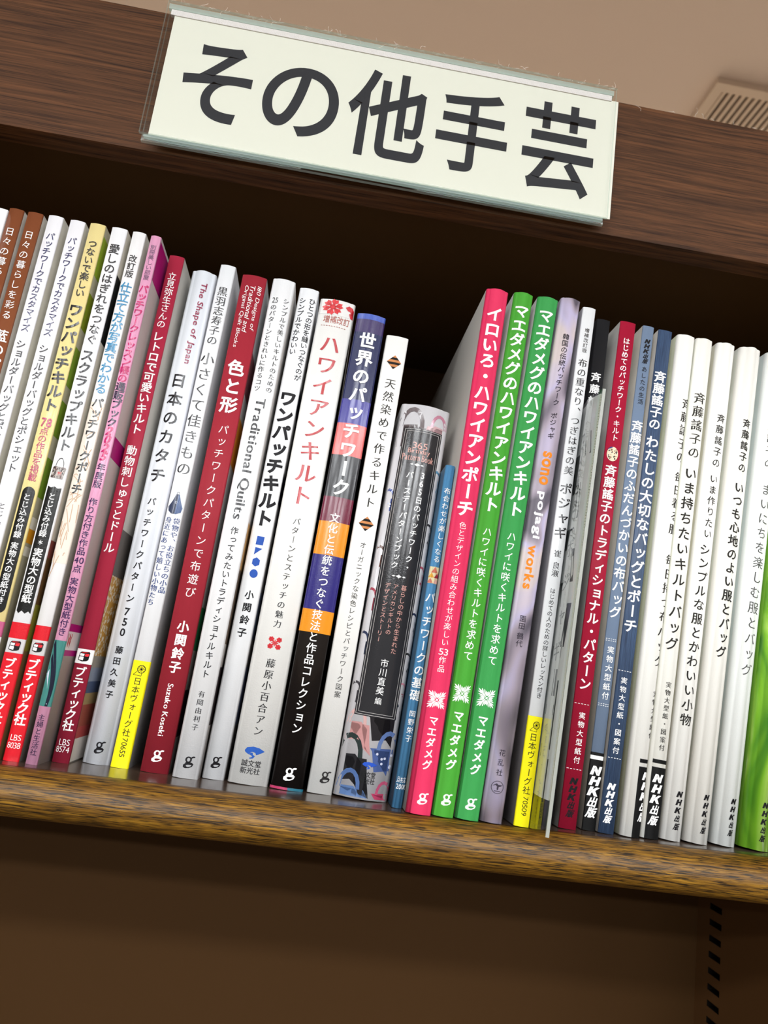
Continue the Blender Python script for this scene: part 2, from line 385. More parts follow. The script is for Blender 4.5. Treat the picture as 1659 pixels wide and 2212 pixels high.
# ---------------------------------------------------------------- data: books, millimetres
# name, x of foot, y of spine, z of foot (from eye level), lean deg, width, height, depth, spine bulge, corner radius,
# spine colour, side colour, roughness, texture, label, printed items, pictures on the visible side
BOOKS = [
 ('B0', -187.62, 362.0, -54.53, 1.13, 10.52, 257.64, 182, 0.6, 0.8, '#f4f4f6', '#d8d6d2', 0.35, None, 'white book at the very left edge of the row, only its top corner in view',
  [
  ], []),
 ('B1', -178.4, 362.0, -54.56, 1.13, 7.21, 258.76, 182, 0.6, 0.8, '#80492e', '#c9c4bc', 0.25, None, 'brown book on indigo patchwork cut by the left edge of the picture',
  [
   ('T', '日々の暮らしを彩る', 248.64, 199.89, 0.0, 0.85, '#f7f6f4', 0.0, '', 0),
   ('T', '藍のパッチワーク', 195.26, 137.49, 0.0, 0.9, '#f7f6f4', 0.015, '', 0),
  ], []),
 ('B2', -169.13, 362.0, -54.56, 1.13, 7.58, 258.54, 182, 0.6, 0.8, '#80492e', '#c9c4bc', 0.25, None, 'brown book on indigo patchwork, the right-hand one of the brown pair',
  [
   ('T', '日々の暮らしを彩る', 248.52, 199.74, 0.0, 0.85, '#f7f6f4', 0.0, '', 0),
   ('T', '藍のパッチワーク', 195.1, 137.28, 0.0, 0.9, '#f7f6f4', 0.015, '', 0),
  ], []),
 ('B3', -159.07, 362.0, -54.56, 1.13, 7.37, 258.67, 182, 0.6, 0.8, '#f1f0f4', '#d6d2c6', 0.25, None, 'white shoulder bag sewing book with navy title, directly right of the brown pair',
  [
   ('T', 'パッチワークでカスタマイズ', 249.21, 195.39, 0.0, 1.02, '#26265a', 0.008, '', 0),
   ('T', 'ショルダーバッグとポシェット', 191.08, 126.61, 0.0, 1.0, '#1b191c', 0.012, '', 0),
   ('T', 'とじ込み付録 実物大の型紙付き', 112.44, 59.9, 0.0, 0.9, '#444', 0.0, '', 0),
   ('B', 69.34, 62.47, -1.0, 1.0, '#cf1c26'),
   ('B', 55.14, 0.0, -1.0, 1.0, '#cf1c26'),
   ('T', 'ブティック社', 52.54, 24.48, 0.0, 0.95, '#f7f6f4', 0.02, '', 0),
  ], []),
 ('B4', -148.26, 362.0, -54.56, 1.13, 7.49, 258.17, 182, 0.6, 0.8, '#f1f0f4', '#d6d2c6', 0.25, None, 'white shoulder bag sewing book with navy title, directly left of the yellow book',
  [
   ('T', 'パッチワークでカスタマイズ', 248.73, 194.89, 0.0, 1.02, '#26265a', 0.008, '', 0),
   ('T', 'ショルダーバッグとポシェット', 190.57, 126.06, 0.0, 1.0, '#1b191c', 0.012, '', 0),
   ('T', 'とじ込み付録 実物大の型紙付き', 111.89, 59.31, 0.0, 0.9, '#444', 0.0, '', 0),
   ('B', 70.88, 63.99, -1.0, 1.0, '#cf1c26'),
   ('B', 56.64, 0.0, -1.0, 1.0, '#cf1c26'),
   ('T', 'ブティック社', 54.03, 25.87, 0.0, 0.95, '#f7f6f4', 0.02, '', 0),
  ], []),
 ('B5', -138.35, 362.0, -54.56, 1.13, 7.74, 258.32, 182, 0.6, 0.8, '#e8d694', '#b9b49c', 0.25, None, 'pale yellow one-patch quilt book with a black lozenge low on its spine',
  [
   ('T', 'つないで楽しい', 249.24, 217.7, 0.0, 1.02, '#1b191c', 0.012, '', 0),
   ('T', 'ワンパッチキルト', 214.21, 157.6, 0.0, 0.98, '#1b191c', 0.03, '', 0),
   ('H', '78', 154.53, 150.05, 0.0, 4.8, '#b83a68', 0.02, ''),
   ('T', '点の作品を掲載', 150.05, 123.48, 0.0, 1.08, '#b83a68', 0.005, '', 0),
   ('L', 120.76, 62.0, 5.73, '#15130f'),
   ('T', 'とじ込み付録', 117.65, 96.19, 0.0, 0.98, '#f7f6f4', 0.012, '', 0),
   ('T', '実物大の型紙付き', 94.54, 65.96, 0.0, 0.98, '#f7f6f4', 0.012, '', 0),
   ('B', 58.58, 51.79, -1.0, 1.0, '#b8587e'),
   ('B', 51.79, 43.5, -1.0, 1.0, '#f4f2f0'),
   ('B', 43.5, 0.0, -1.0, 1.0, '#b8587e'),
  ], [(252.85, 231.31, '#9ab432'), (221.68, 202.75, '#8a9a24'), (192.81, 172.68, '#87a636'), (164.88, 147.14, '#7c9a2c'), (136.33, 116.92, '#7c9c30'), (107.38, 101.82, '#e8e4d8'), (101.82, 95.2, '#e09a20'), (93.55, 89.18, '#e8e4d8')]),
 ('B6', -127.52, 362.0, -54.56, 1.13, 7.77, 258.12, 182, 0.6, 0.8, '#f3f3f5', '#c9c4b6', 0.25, None, 'white scrap quilt book with a small bag picture above a torn black label',
  [
   ('T', '愛しのはぎれをつなぐ', 249.01, 194.3, 0.0, 1.0, '#1b191c', 0.012, '', 0),
   ('T', 'スクラップキルト', 191.83, 139.47, 0.0, 0.98, '#1b191c', 0.022, '', 0),
   ('M', 'bag', 136.69, 126.34, 0.0, 6.22, ''),
   ('L2', 122.29, 63.67, 6.22, '#15130f'),
   ('T', 'とじ込み付録', 119.51, 98.37, 0.0, 1.0, '#f7f6f4', 0.012, '', 0),
   ('H', '＊', 96.99, 94.79, 0.0, 2.64, '#f7f6f4', 0.02, ''),
   ('T', '実物大の型紙', 93.3, 68.02, 0.0, 1.02, '#f7f6f4', 0.018, '', 0),
   ('B', 59.13, 52.06, -1.0, 1.0, '#d01c28'),
   ('M', 'cube', 51.07, 46.5, 0.0, 4.82, '#1b191c'),
   ('B', 45.73, 0.0, -1.0, 1.0, '#d01c28'),
   ('T', 'ブティック社', 43.61, 15.24, 0.0, 1.05, '#f7f6f4', 0.022, '', 0),
  ], [(233.39, 197.25, '#191b1a'), (97.93, 89.68, '#7a4038'), (89.68, 68.11, '#5f4426'), (68.11, 47.1, '#7f7c2c'), (47.1, -72.76, '#6f5c3a')]),
 ('B7', -118.72, 365.34, -54.57, 1.128, 6.75, 259.61, 182, 0.6, 0.8, '#f2f0f0', '#cfcac0', 0.25, None, 'white patchwork pouch book with sky blue words and a red base numbered 8038',
  [
   ('B', 167.16, 88.07, -1.0, 1.0, '#e6dccf'),
   ('V', 165.96, 88.63),
   ('T', '改訂版', 246.66, 233.84, 0.0, 0.98, '#1b191c', 0.008, '', 0),
   ('T', '仕立て方が写真でわかる', 231.24, 171.47, 0.0, 1.05, '#2f87b4', 0.014, '', 0),
   ('T', 'パッチワークポーチ', 169.65, 120.77, 0.0, 0.98, '#1b191c', 0.02, '', 0),
   ('B', 59.12, 52.61, -1.0, 1.0, '#d01c28'),
   ('M', 'cube', 51.56, 47.15, 0.0, 4.45, '#1b191c'),
   ('B', 45.94, 0.0, -1.0, 1.0, '#d01c28'),
   ('T', 'ブティック社', 44.17, 15.37, 0.0, 1.1, '#f7f6f4', 0.024, '', 0),
   ('H', 'LBS', 11.27, 8.77, 0.13, 4.45, '#f7f6f4', -0.008, ''),
   ('H', '8038', 7.96, 5.47, 0.0, 5.4, '#f7f6f4', -0.008, ''),
  ], []),
 ('B8', -109.25, 363.3, -54.59, 1.046, 5.22, 258.04, 210, 0.6, 0.8, '#e2a0c0', '#c9bebb', 0.25, None, 'thin pink 2025 mail order patchwork mook with a teal picture low on its spine',
  [
   ('T', '別冊美しい部屋', 252.81, 233.17, 0.0, 1.05, '#6a4c6a', 0.0, '', 0),
   ('T', 'パッチワークレッスン帳の', 230.58, 178.39, 0.0, 1.08, '#c41f68', 0.022, '', 0),
   ('T', '通販ブック', 178.39, 155.5, 0.0, 1.05, '#2a1a3a', 0.026, '', 0),
   ('T', '2025', 155.56, 138.38, 0.0, 1.15, '#c41f68', 0.03, '', 0.25),
   ('T', '年度版', 137.33, 124.97, 0.0, 0.98, '#3a2050', 0.014, '', 0),
   ('T', '作り方付き作品', 120.23, 92.75, 0.0, 1.0, '#3a2050', 0.012, '', 0),
   ('H', '40', 91.93, 88.9, 0.0, 4.18, '#3a2050', 0.012, ''),
   ('T', '点', 88.52, 84.52, 0.0, 0.98, '#3a2050', 0.01, '', 0),
   ('T', '実物大型紙付き', 82.5, 55.72, 0.0, 1.0, '#3a2050', 0.012, '', 0),
   ('B', 53.77, 24.77, -1.0, 1.0, '#3f7d76'),
   ('SW', 53.77, 24.77),
   ('T', '主婦と生活社', 21.43, 3.76, 0.0, 1.0, '#2a1a3a', 0.004, '', 0),
  ], [(256.1, 234.69, '#b01878'), (151.47, 141.18, '#b01878'), (61.79, 58.34, '#b01878'), (58.34, 49.93, '#e6e2e2'), (49.93, 47.31, '#b01878')]),
 ('B9', -101.24, 377.77, -54.56, 1.155, 7.78, 256.75, 182, 0.6, 0.8, '#a52c42', '#c8c4bc', 0.4, None, 'crimson retro quilt book with white title and a base numbered 8574',
  [
   ('T', '立見弥生さんの', 247.12, 215.29, 0.0, 1.0, '#f7f6f4', 0.006, '', 0),
   ('T', 'レトロで可愛いキルト', 213.32, 157.57, 0.0, 1.0, '#f7f6f4', 0.02, '', 0),
   ('T', '動物刺しゅうとドール', 151.97, 97.07, 0.0, 0.95, '#f7f6f4', 0.014, '', 0),
   ('B', 51.24, 44.55, -1.0, 1.0, '#f4f2f0'),
   ('M', 'cube', 50.25, 45.52, 0.0, 4.98, '#1b191c'),
   ('T', 'ブティック社', 43.19, 14.18, 0.0, 1.08, '#f7f6f4', 0.02, '', 0),
   ('H', 'LBS', 10.46, 7.71, 0.16, 4.67, '#f7f6f4', -0.008, ''),
   ('H', '8574', 7.22, 4.63, 0.0, 5.76, '#f7f6f4', -0.008, ''),
  ], [(109.81, 87.28, '#6a6460'), (87.28, 48.78, '#c89a4c'), (48.78, 43.35, '#9a948a'), (43.35, 36.89, '#8a93a6'), (36.89, 31.53, '#4c5a78'), (31.53, 26.22, '#a08a60'), (26.22, 16.21, '#9a5042'), (16.21, 10.99, '#b04a48'), (10.99, 0.65, '#d8d0c8')]),
 ('B10', -87.77, 387.37, -54.5, 1.173, 13.01, 255.22, 210, 2.2, 2.0, '#e6e9ef', '#d0d2d8', 0.2, None, 'thick pale grey Japanese shapes pattern book with black title and round spine',
  [
   ('S', 'The Shape of Japan', 248.32, 201.59, 1.3, 3.77, '#8c2547', 0.02, ''),
   ('T', '日本のカタチ', 197.03, 135.35, -0.65, 0.78, '#1b191c', 0.02, '', 0),
   ('T', 'パッチワークパターン', 129.53, 75.1, -0.52, 0.78, '#1b191c', 0.02, '', 0),
   ('T', '750', 73.66, 58.81, -0.52, 0.9, '#1b191c', 0.02, '', 0),
   ('T', '藤田久美子', 55.46, 29.31, -0.26, 0.72, '#1b191c', 0.02, '', 0),
   ('M', 'g', 10.51, 4.8, 0.65, 4.68, '#1b191c'),
  ], []),
 ('B11', -76.23, 384.0, -54.54, 1.324, 8.25, 259.87, 182, 0.6, 1.2, '#f0f1f3', '#d9d7da', 0.25, None, 'white small Japanese things book with a purse picture and a yellow base',
  [
   ('T', '黒羽志寿子の', 247.14, 213.19, 0.0, 0.98, '#1b191c', 0.0, 'm', 0),
   ('T', '小さくて佳きもの', 209.83, 141.16, -0.16, 0.85, '#1b191c', 0.0, 'm', 0),
   ('M', 'purse', 133.19, 121.82, 0.0, 7.09, ''),
   ('T', '袋物や、お役立ちの小品', 120.12, 82.1, 1.98, 0.98, '#27407e', 0.0, 'm', 0),
   ('T', '身近にあって嬉しい小物たち', 120.2, 75.69, -1.98, 0.98, '#27407e', 0.0, 'm', 0),
   ('B', 49.25, 0.0, -1.0, 1.0, '#f2e416'),
   ('M', 'wheel', 47.31, 42.22, 0.0, 5.44, '#1b191c'),
   ('T', '日本ヴォーグ社', 41.67, 14.02, 0.0, 0.96, '#1b191c', 0.0, '', 0),
   ('S', '70655', 13.41, 4.93, 0.16, 2.47, '#1b191c', -0.004, ''),
  ], []),
 ('B12', -59.78, 382.16, -54.52, 1.045, 13.03, 255.23, 182, 1.2, 1.0, '#9c2c38', '#b9b8b8', 0.5, None, 'dull red colour and shape patchwork book with bold white title',
  [
   ('S', '180 Designs of', 249.45, 224.18, 3.52, 2.61, '#f7f6f4', -0.004, 'i'),
   ('S', 'Traditional and', 249.32, 222.52, 0.26, 2.61, '#f7f6f4', -0.004, 'i'),
   ('S', 'Original Quilt Blocks', 248.9, 213.35, -3.13, 2.61, '#f7f6f4', -0.004, 'i'),
   ('T', '色と形', 207.13, 176.55, 0.0, 0.88, '#f7f6f4', 0.03, '', 0),
   ('T', 'パッチワークパターンで布遊び', 171.44, 81.25, 0.0, 0.82, '#f7f6f4', 0.0, '', 0),
   ('T', '小関鈴子', 70.96, 45.21, 0.0, 0.9, '#f7f6f4', 0.026, '', 0),
   ('S', 'Suzuko Koseki', 40.61, 16.55, -0.26, 2.61, '#f7f6f4', 0.008, 'm'),
   ('M', 'g', 10.41, 4.82, 0.26, 5.21, '#f7f6f4'),
  ], [(250.07, 212.72, '#c9cdd2'), (212.72, 189.71, '#7c4850'), (176.81, 151.54, '#d8891c'), (78.27, 57.3, '#2f7d4e'), (38.48, 16.7, '#2a1018')]),
 ('B13', -44.86, 376.66, -54.49, 1.361, 11.9, 253.13, 182, 1.2, 1.5, '#f2f2f3', '#cfcac6', 0.3, None, 'white traditional quilts book with a sideways English title',
  [
   ('T', 'シンプルで美しいキルトのための', 242.84, 189.45, 3.21, 0.92, '#333', 0.0, 'm', 0),
   ('H', '25', 242.15, 239.1, -2.62, 3.09, '#333', 0.0, ''),
   ('T', 'のパターンときれいに作るコツ', 238.39, 189.24, -2.74, 0.95, '#333', 0.0, 'm', 0),
   ('S', 'Traditional Quilts', 185.93, 122.24, 0.0, 5.59, '#1b191c', 0.012, 'm'),
   ('T', '作ってみたいトラディショナルキルト', 118.71, 45.06, 0.24, 0.92, '#1b191c', 0.01, '', 0),
   ('T', '有岡由利子', 39.74, 21.0, 0.24, 0.84, '#1b191c', 0.0, 'm', 0),
   ('M', 'g', 10.01, 4.44, 0.59, 5.0, '#1b191c'),
  ], [(122.4, 98.86, '#c9a06a'), (98.86, 62.31, '#6a5a4c'), (51.25, 24.23, '#2a2022')]),
 ('B14', -32.88, 383.8, -54.48, 1.663, 10.48, 254.21, 182, 0.9, 1.5, '#f0f1f3', '#c2c6cc', 0.35, None, 'white one-patch quilt book with small blue geometric shapes',
  [
   ('T', 'ひとつの形を縫いつなぐのが', 248.84, 201.24, 2.73, 1.0, '#1b191c', 0.01, '', 0),
   ('T', 'シンプルでかわいい', 248.54, 215.19, -2.52, 1.0, '#1b191c', 0.01, '', 0),
   ('T', 'ワンパッチキルト', 195.27, 121.63, 0.0, 0.95, '#1b191c', 0.045, '', 0),
   ('M', 'square', 116.82, 112.48, 0.21, 3.77, '#2a52a8'),
   ('M', 'triangle', 111.1, 107.32, 0.21, 3.77, '#2a52a8'),
   ('M', 'hexagon', 106.13, 101.48, 0.21, 4.19, '#2a52a8'),
   ('M', 'circle', 100.06, 95.8, 0.21, 3.98, '#2a52a8'),
   ('T', '小関鈴子', 90.33, 65.75, 0.21, 0.75, '#1b191c', 0.022, '', 0),
   ('M', 'g', 10.49, 4.95, 0.21, 4.82, '#1b191c'),
  ], [(198.44, 185.31, '#1d2338'), (151.65, 135.45, '#1d2338'), (89.73, 66.58, '#8a9ab8'), (52.81, 25.16, '#7d8cb0')]),
 ('B15', -16.37, 380.06, -54.36, 1.663, 18.86, 247.93, 182, 1.5, 2.0, '#eeede9', '#d8cfc6', 0.3, None, 'wide white Hawaiian quilt book with red title and red flower top',
  [
   ('B', 247.93, 239.29, -1.0, 1.0, '#dcdad8'),
   ('M', 'flower', 248.31, 238.94, -2.26, 11.31, '#cc1420'),
   ('M', 'flowerhalf', 246.11, 239.02, 6.79, 4.71, '#c01828'),
   ('H', '増補改訂', 238.66, 234.36, 0.94, 14.33, '#a8402c', 0.0, ''),
   ('D', 232.66, 0.72, '#a8402c'),
   ('T', 'ハワイアンキルト', 228.37, 133.65, 0.0, 0.93, '#b3242c', 0.008, 'm', 0),
   ('T', 'パターンとステッチの魅力', 128.47, 72.52, 0.0, 0.85, '#1b191c', 0.0, 'm', 0),
   ('M', 'snow', 68.43, 62.77, 0.38, 6.22, '#c8202a'),
   ('T', '藤原小百合アン', 58.55, 21.75, 0.38, 0.88, '#1b191c', 0.0, 'm', 0),
   ('M', 'fan', 17.07, 11.53, 0.57, 9.43, '#2454a8'),
   ('H', '誠文堂', 11.02, 8.0, 0.0, 9.43, '#1b191c', 0.008, ''),
   ('H', '新光社', 7.73, 4.78, 0.0, 9.43, '#1b191c', 0.008, ''),
  ], []),
 ('B16', 1.8, 378.23, -54.39, 1.841, 15.12, 242.29, 182, 1.5, 1.2, '#1b1716', '#1c1a1c', 0.22, None, 'multicoloured banded world patchwork book with white title',
  [
   ('B', 242.29, 239.19, -1.0, 1.0, '#3f57b0'),
   ('B', 239.19, 231.69, -1.0, 1.0, '#382a5c'),
   ('B', 231.69, 193.75, -1.0, 1.0, '#1c2350'),
   ('B', 193.75, 180.48, -1.0, 1.0, '#423f92'),
   ('B', 180.48, 163.28, -1.0, 1.0, '#dd6a68'),
   ('B', 163.28, 141.16, -1.0, 1.0, '#26262a'),
   ('B', 141.16, 127.72, -1.0, 1.0, '#6c1c36'),
   ('B', 128.3, 111.3, -1.0, 1.0, '#e28d1a'),
   ('B', 111.3, 84.03, -1.0, 1.0, '#2d2672'),
   ('B', 84.03, 73.01, -1.0, 1.0, '#e28d1a'),
   ('B', 1.15, 0.0, -1.0, 1.0, '#1f6478'),
   ('B', 1.15, 0.0, -1, 0.05, '#a83058'),
   ('T', '世界のパッチワーク', 232.03, 141.16, 0.0, 0.9, '#f7f6f4', 0.03, '', 0),
   ('T', '文化と伝統をつなぐ技法と作品コレクション', 133.01, 25.19, -0.3, 0.95, '#f7f6f4', 0.012, '', 0),
   ('M', 'g', 10.31, 4.1, 0.3, 5.74, '#f7f6f4'),
  ], []),
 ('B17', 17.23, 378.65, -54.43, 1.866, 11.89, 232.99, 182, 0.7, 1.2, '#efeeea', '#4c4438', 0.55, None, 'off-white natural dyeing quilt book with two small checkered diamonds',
  [
   ('M', 'diamond', 222.06, 214.21, 0.27, 7.7, ''),
   ('T', '天然染めで作るキルト', 209.54, 137.6, 0.27, 0.82, '#3a3836', 0.0, 'm', 0),
   ('M', 'diamond', 133.8, 126.3, 0.27, 7.7, ''),
   ('T', 'オーガニックな染色レシピとパッチワーク図案', 121.02, 43.86, 0.51, 0.9, '#3a3836', 0.0, '', 0),
   ('M', 'g', 10.44, 4.83, 1.51, 4.97, '#2a2828'),
  ], []),
 ('B18', 36.33, 376.0, -54.01, 2.397, 25.68, 194.87, 150, 3.0, 3.0, '#cdcbce', '#bdbcc0', 0.12, None, 'thick short shrink-wrapped birthday pattern book with patchwork photo spine and black panel',
  [
   ('Q',),
   ('PANEL', 181.95, 37.15, 0.31, 19.92),
   ('H', '365', 174.52, 171.14, -0.29, 7.73, '#d09a90', 0.0, ''),
   ('H', 'Birthday', 171.14, 167.83, -0.29, 11.3, '#d09a90', 0.0, 'm'),
   ('H', 'Pattern Book', 168.08, 164.66, -0.29, 16.05, '#d09a90', 0.0, 'm'),
   ('M', 'orn', 163.71, 161.63, -0.29, 7.14, '#f7f6f4'),
   ('T', '365日のパッチワーク・', 159.77, 108.01, 3.58, 0.9, '#f7f6f4', 0.008, '', 0),
   ('T', 'バースデーパターンブック', 159.08, 108.18, -2.96, 0.9, '#f7f6f4', 0.008, '', 0),
   ('M', 'orn', 105.94, 103.99, 0.01, 7.14, '#f7f6f4'),
   ('T', '暮らしの中から生まれた', 101.32, 67.48, 3.58, 0.95, '#d09a90', 0.0, '', 0),
   ('T', 'アメリカンキルトの', 101.24, 76.13, -0.59, 0.95, '#d09a90', 0.0, '', 0),
   ('T', 'デザインとストーリー', 101.35, 72.08, -4.45, 0.95, '#d09a90', 0.0, '', 0),
   ('T', '市川直美', 64.9, 47.45, 0.31, 0.95, '#f7f6f4', 0.0, '', 0),
   ('T', '編', 46.66, 43.02, 0.31, 0.95, '#f7f6f4', 0.0, '', 0),
   ('M', 'fan', 16.91, 13.64, 1.5, 7.14, '#2a52b8'),
   ('H', '誠文堂', 12.64, 9.89, 1.5, 7.14, '#222', 0.006, ''),
   ('H', '新光社', 9.77, 7.15, 1.5, 7.14, '#222', 0.006, ''),
  ], []),
 ('B19', 52.18, 364.0, -54.46, 2.284, 4.75, 162.89, 130, 0.7, 1.2, '#4f86b0', '#4b6d88', 0.5, None, 'short slim blue patchwork basics book half hidden behind the pink spine',
  [
   ('T', '布合わせが楽しくなる', 151.46, 113.16, 0.27, 0.9, '#f7f6f4', 0.006, '', 0),
   ('M', 'tri', 111.3, 103.16, 0.18, 5.12, ''),
   ('T', 'パッチワークの基礎', 99.26, 47.44, 0.27, 0.9, '#f7f6f4', 0.015, '', 0),
   ('T', '岡野栄子', 43.66, 28.88, 0.27, 0.85, '#f7f6f4', 0.004, '', 0),
   ('H', '日本文芸', 13.65, 11.47, 0.69, 5.29, '#f7f6f4', 0.0, ''),
   ('D', 11.35, 0.9, '#f7f6f4'),
   ('H', '20003', 10.46, 8.23, 0.86, 5.63, '#f7f6f4', 0.0, ''),
  ], []),
 ('B20', 60.61, 354.5, -54.4, 2.298, 11.49, 256.17, 182, 1.5, 1.6, '#d6345c', '#d9d4cd', 0.6, None, 'bright pink Hawaiian pouch book with bold white title',
  [
   ('E',),
   ('T', 'イロいろ・ハワイアンポーチ', 246.4, 135.4, -0.01, 0.98, '#f7f6f4', 0.03, '', 0),
   ('T', '色とデザインの組み合わせが楽しい', 133.08, 73.74, -0.01, 0.98, '#f7f6f4', -0.004, '', 0),
   ('H', '53', 72.66, 69.7, -0.01, 4.3, '#f7f6f4', 0, ''),
   ('T', '作品', 69.43, 61.67, -0.01, 0.9, '#f7f6f4', 0, '', 0),
   ('M', 'hawaii', 53.5, 45.74, 0.23, 8.36, '#f7f6f4'),
   ('T', 'マエダメグ', 42.72, 18.75, 0.23, 0.92, '#f7f6f4', 0.022, '', 0),
   ('M', 'g', 9.3, 4.23, 0.7, 5.01, '#f7f6f4'),
  ], []),
 ('B21', 71.69, 355.53, -54.36, 2.942, 10.05, 257.55, 182, 1.3, 1.6, '#469a34', '#d6d4d2', 0.6, None, 'grass green Hawaiian quilt book, left one of the green pair',
  [
   ('E',),
   ('T', 'マエダメグのハワイアンキルト', 250.93, 139.8, -0.09, 0.98, '#f7f6f4', 0.028, '', 0),
   ('T', 'ハワイに咲くキルトを求めて', 132.77, 68.59, -0.09, 0.92, '#f7f6f4', 0.008, '', 0),
   ('M', 'hawaii', 57.85, 49.74, -0.09, 7.76, '#f7f6f4'),
   ('T', 'マエダメグ', 46.36, 19.64, -0.09, 0.92, '#f7f6f4', 0.028, '', 0),
   ('M', 'g', 9.97, 4.77, 0.45, 4.96, '#f7f6f4'),
  ], []),
 ('B22', 82.49, 354.5, -54.3, 3.366, 10.91, 256.81, 182, 1.3, 1.6, '#3b944c', '#d6d4d2', 0.6, None, 'blue-green Hawaiian quilt book, right one of the green pair',
  [
   ('E',),
   ('T', 'マエダメグのハワイアンキルト', 250.15, 139.07, -0.1, 0.98, '#f7f6f4', 0.028, '', 0),
   ('T', 'ハワイに咲くキルトを求めて', 132.04, 67.9, -0.1, 0.92, '#f7f6f4', 0.008, '', 0),
   ('M', 'hawaii', 57.28, 49.06, -0.1, 8.1, '#f7f6f4'),
   ('T', 'マエダメグ', 45.69, 18.98, -0.1, 0.92, '#f7f6f4', 0.028, '', 0),
   ('M', 'g', 9.49, 4.34, 0.46, 5.18, '#f7f6f4'),
  ], []),
 ('B23', 93.39, 354.5, -54.31, 3.586, 10.25, 258.61, 182, 1.2, 1.6, '#b9b2cc', '#9a98a0', 0.5, 'cloth', 'lilac fabric-photo pojagi book with orange and white English letters',
  [
   ('T', '韓国の伝統パッチワーク', 238.49, 198.78, -0.04, 0.98, '#2b2630', 0.006, '', 0),
   ('T', 'ポジャギ', 195.31, 180.96, -0.04, 0.95, '#1e1a22', 0.006, '', 0),
   ('S', 'sono', 174.44, 157.3, -0.24, 4.54, '#f08424', 0.03, ''),
   ('S', 'pojagi', 153.81, 130.27, -0.24, 4.54, '#f4f2f6', 0.03, ''),
   ('S', 'works', 127.01, 105.56, -0.24, 4.54, '#f08424', 0.03, ''),
   ('T', '園田', 93.18, 86.23, -0.04, 0.95, '#2b2630', 0, '', 0),
   ('T', '鶴代', 85.02, 77.97, -0.04, 0.95, '#2b2630', 0, '', 0),
   ('T', '花乱社', 32.38, 19.54, -0.04, 0.72, '#2b2630', 0.0, '', 0),
   ('M', 'bird', 18.05, 12.48, 0.17, 5.78, '#3a3440'),
  ], []),
 ('B24', 107.2, 354.5, -54.47, 2.797, 6.88, 255.46, 160, 0.5, 0.8, '#e6e8ea', '#aaa8ae', 0.2, None, 'white glossy layered cloth pojagi book with a yellow base',
  [
   ('T', '増補改訂版', 243.9, 229.89, 0.0, 0.92, '#1b191c', 0, '', 0),
   ('T', '布の重なり、つぎはぎの美', 226.96, 164.19, 0.0, 0.92, '#1b191c', 0.0, 'm', 0),
   ('T', 'ポジャギ', 161.17, 131.44, 0.0, 0.85, '#1b191c', 0.01, 'm', 0),
   ('T', '崔', 126.96, 122.73, 0.0, 0.9, '#1b191c', 0, 'm', 0),
   ('T', '良淑', 120.83, 113.37, 0.0, 0.98, '#1b191c', 0, 'm', 0),
   ('T', 'はじめての人のための詳しいレッスン付き', 108.02, 56.18, 0.0, 1.0, '#1b191c', 0.0, '', 0),
   ('B', 48.12, 0.0, -1.0, 1.0, '#f0e414'),
   ('M', 'wheel', 45.93, 41.36, 0.14, 4.54, '#1b191c'),
   ('T', '日本ヴォーグ社', 40.82, 13.67, 0.0, 0.96, '#1b191c', 0.0, '', 0),
   ('S', '70509', 12.78, 4.75, 0.14, 2.34, '#1b191c', -0.004, ''),
  ], []),
 ('B25', 121.14, 365.29, -54.49, 2.316, 7.33, 256.12, 182, 0.4, 0.8, '#232325', '#2a2a2c', 0.4, None, 'black quilt book with white author name, behind the clear sleeve',
  [
   ('T', '斉藤謠子の', 226.18, 192.86, -0.73, 0.8, '#f7f6f4', 0.02, '', 0),
  ], []),
 ('B26', 131.32, 363.28, -54.42, 2.882, 8.43, 256.05, 182, 0.5, 0.6, '#a01c36', '#cfcdc8', 0.4, None, 'crimson traditional pattern book with a round patchwork picture on its spine',
  [
   ('T', 'はじめてのパッチワーク・キルト', 246.84, 188.78, 0.0, 0.98, '#f7f6f4', 0.014, '', 0),
   ('M', 'disc', 185.69, 177.96, -0.17, 5.9, ''),
   ('T', '斉藤謠子のトラディショナル・パターン', 176.24, 62.68, 0.0, 0.96, '#f7f6f4', 0.022, '', 0),
   ('D', 56.43, 0.9, '#f7f6f4'),
   ('T', '実物大型紙付', 53.11, 28.73, 0.42, 0.82, '#f7f6f4', 0.006, '', 0),
   ('D', 26.56, 0.9, '#f7f6f4'),
   ('T', 'ＮＨＫ出版', 22.99, 5.1, 0.34, 0.95, '#1b191c', 0.035, '', 0.3),
  ], []),
 ('B27', 142.55, 366.16, -54.45, 3.151, 6.26, 257.41, 182, 0.4, 0.6, '#71829a', '#d8d2c8', 0.5, None, 'pale grey-blue everyday cloth bag book with a black foot',
  [
   ('T', 'ＮＨＫ出版', 249.87, 235.55, 0.14, 0.95, '#1b191c', 0.03, '', 0.3),
   ('T', 'あしたの生活', 234.2, 212.15, 0.14, 0.85, '#2a2c34', 0, '', 0),
   ('T', '斉藤謠子のふだんづかいの布バッグ', 203.48, 99.13, 0.14, 0.95, '#f7f6f4', 0.02, '', 0),
   ('D', 89.04, 0.9, '#f7f6f4'),
   ('D', 88.13, 0.9, '#f7f6f4'),
   ('T', '実物大型紙付', 86.01, 59.54, 0.14, 0.82, '#f7f6f4', 0.01, '', 0),
   ('D', 57.85, 0.9, '#f7f6f4'),
   ('D', 56.97, 0.9, '#f7f6f4'),
   ('B', 35.15, 33.66, -1.0, 1.0, '#141414'),
   ('B', 33.66, 31.88, -1.0, 1.0, '#f4f4f2'),
   ('B', 31.88, 0.0, -1.0, 1.0, '#141414'),
   ('T', 'ＮＨＫ出版', 29.26, 5.73, 0.14, 1.0, '#f7f6f4', 0.035, '', 0.3),
  ], []),
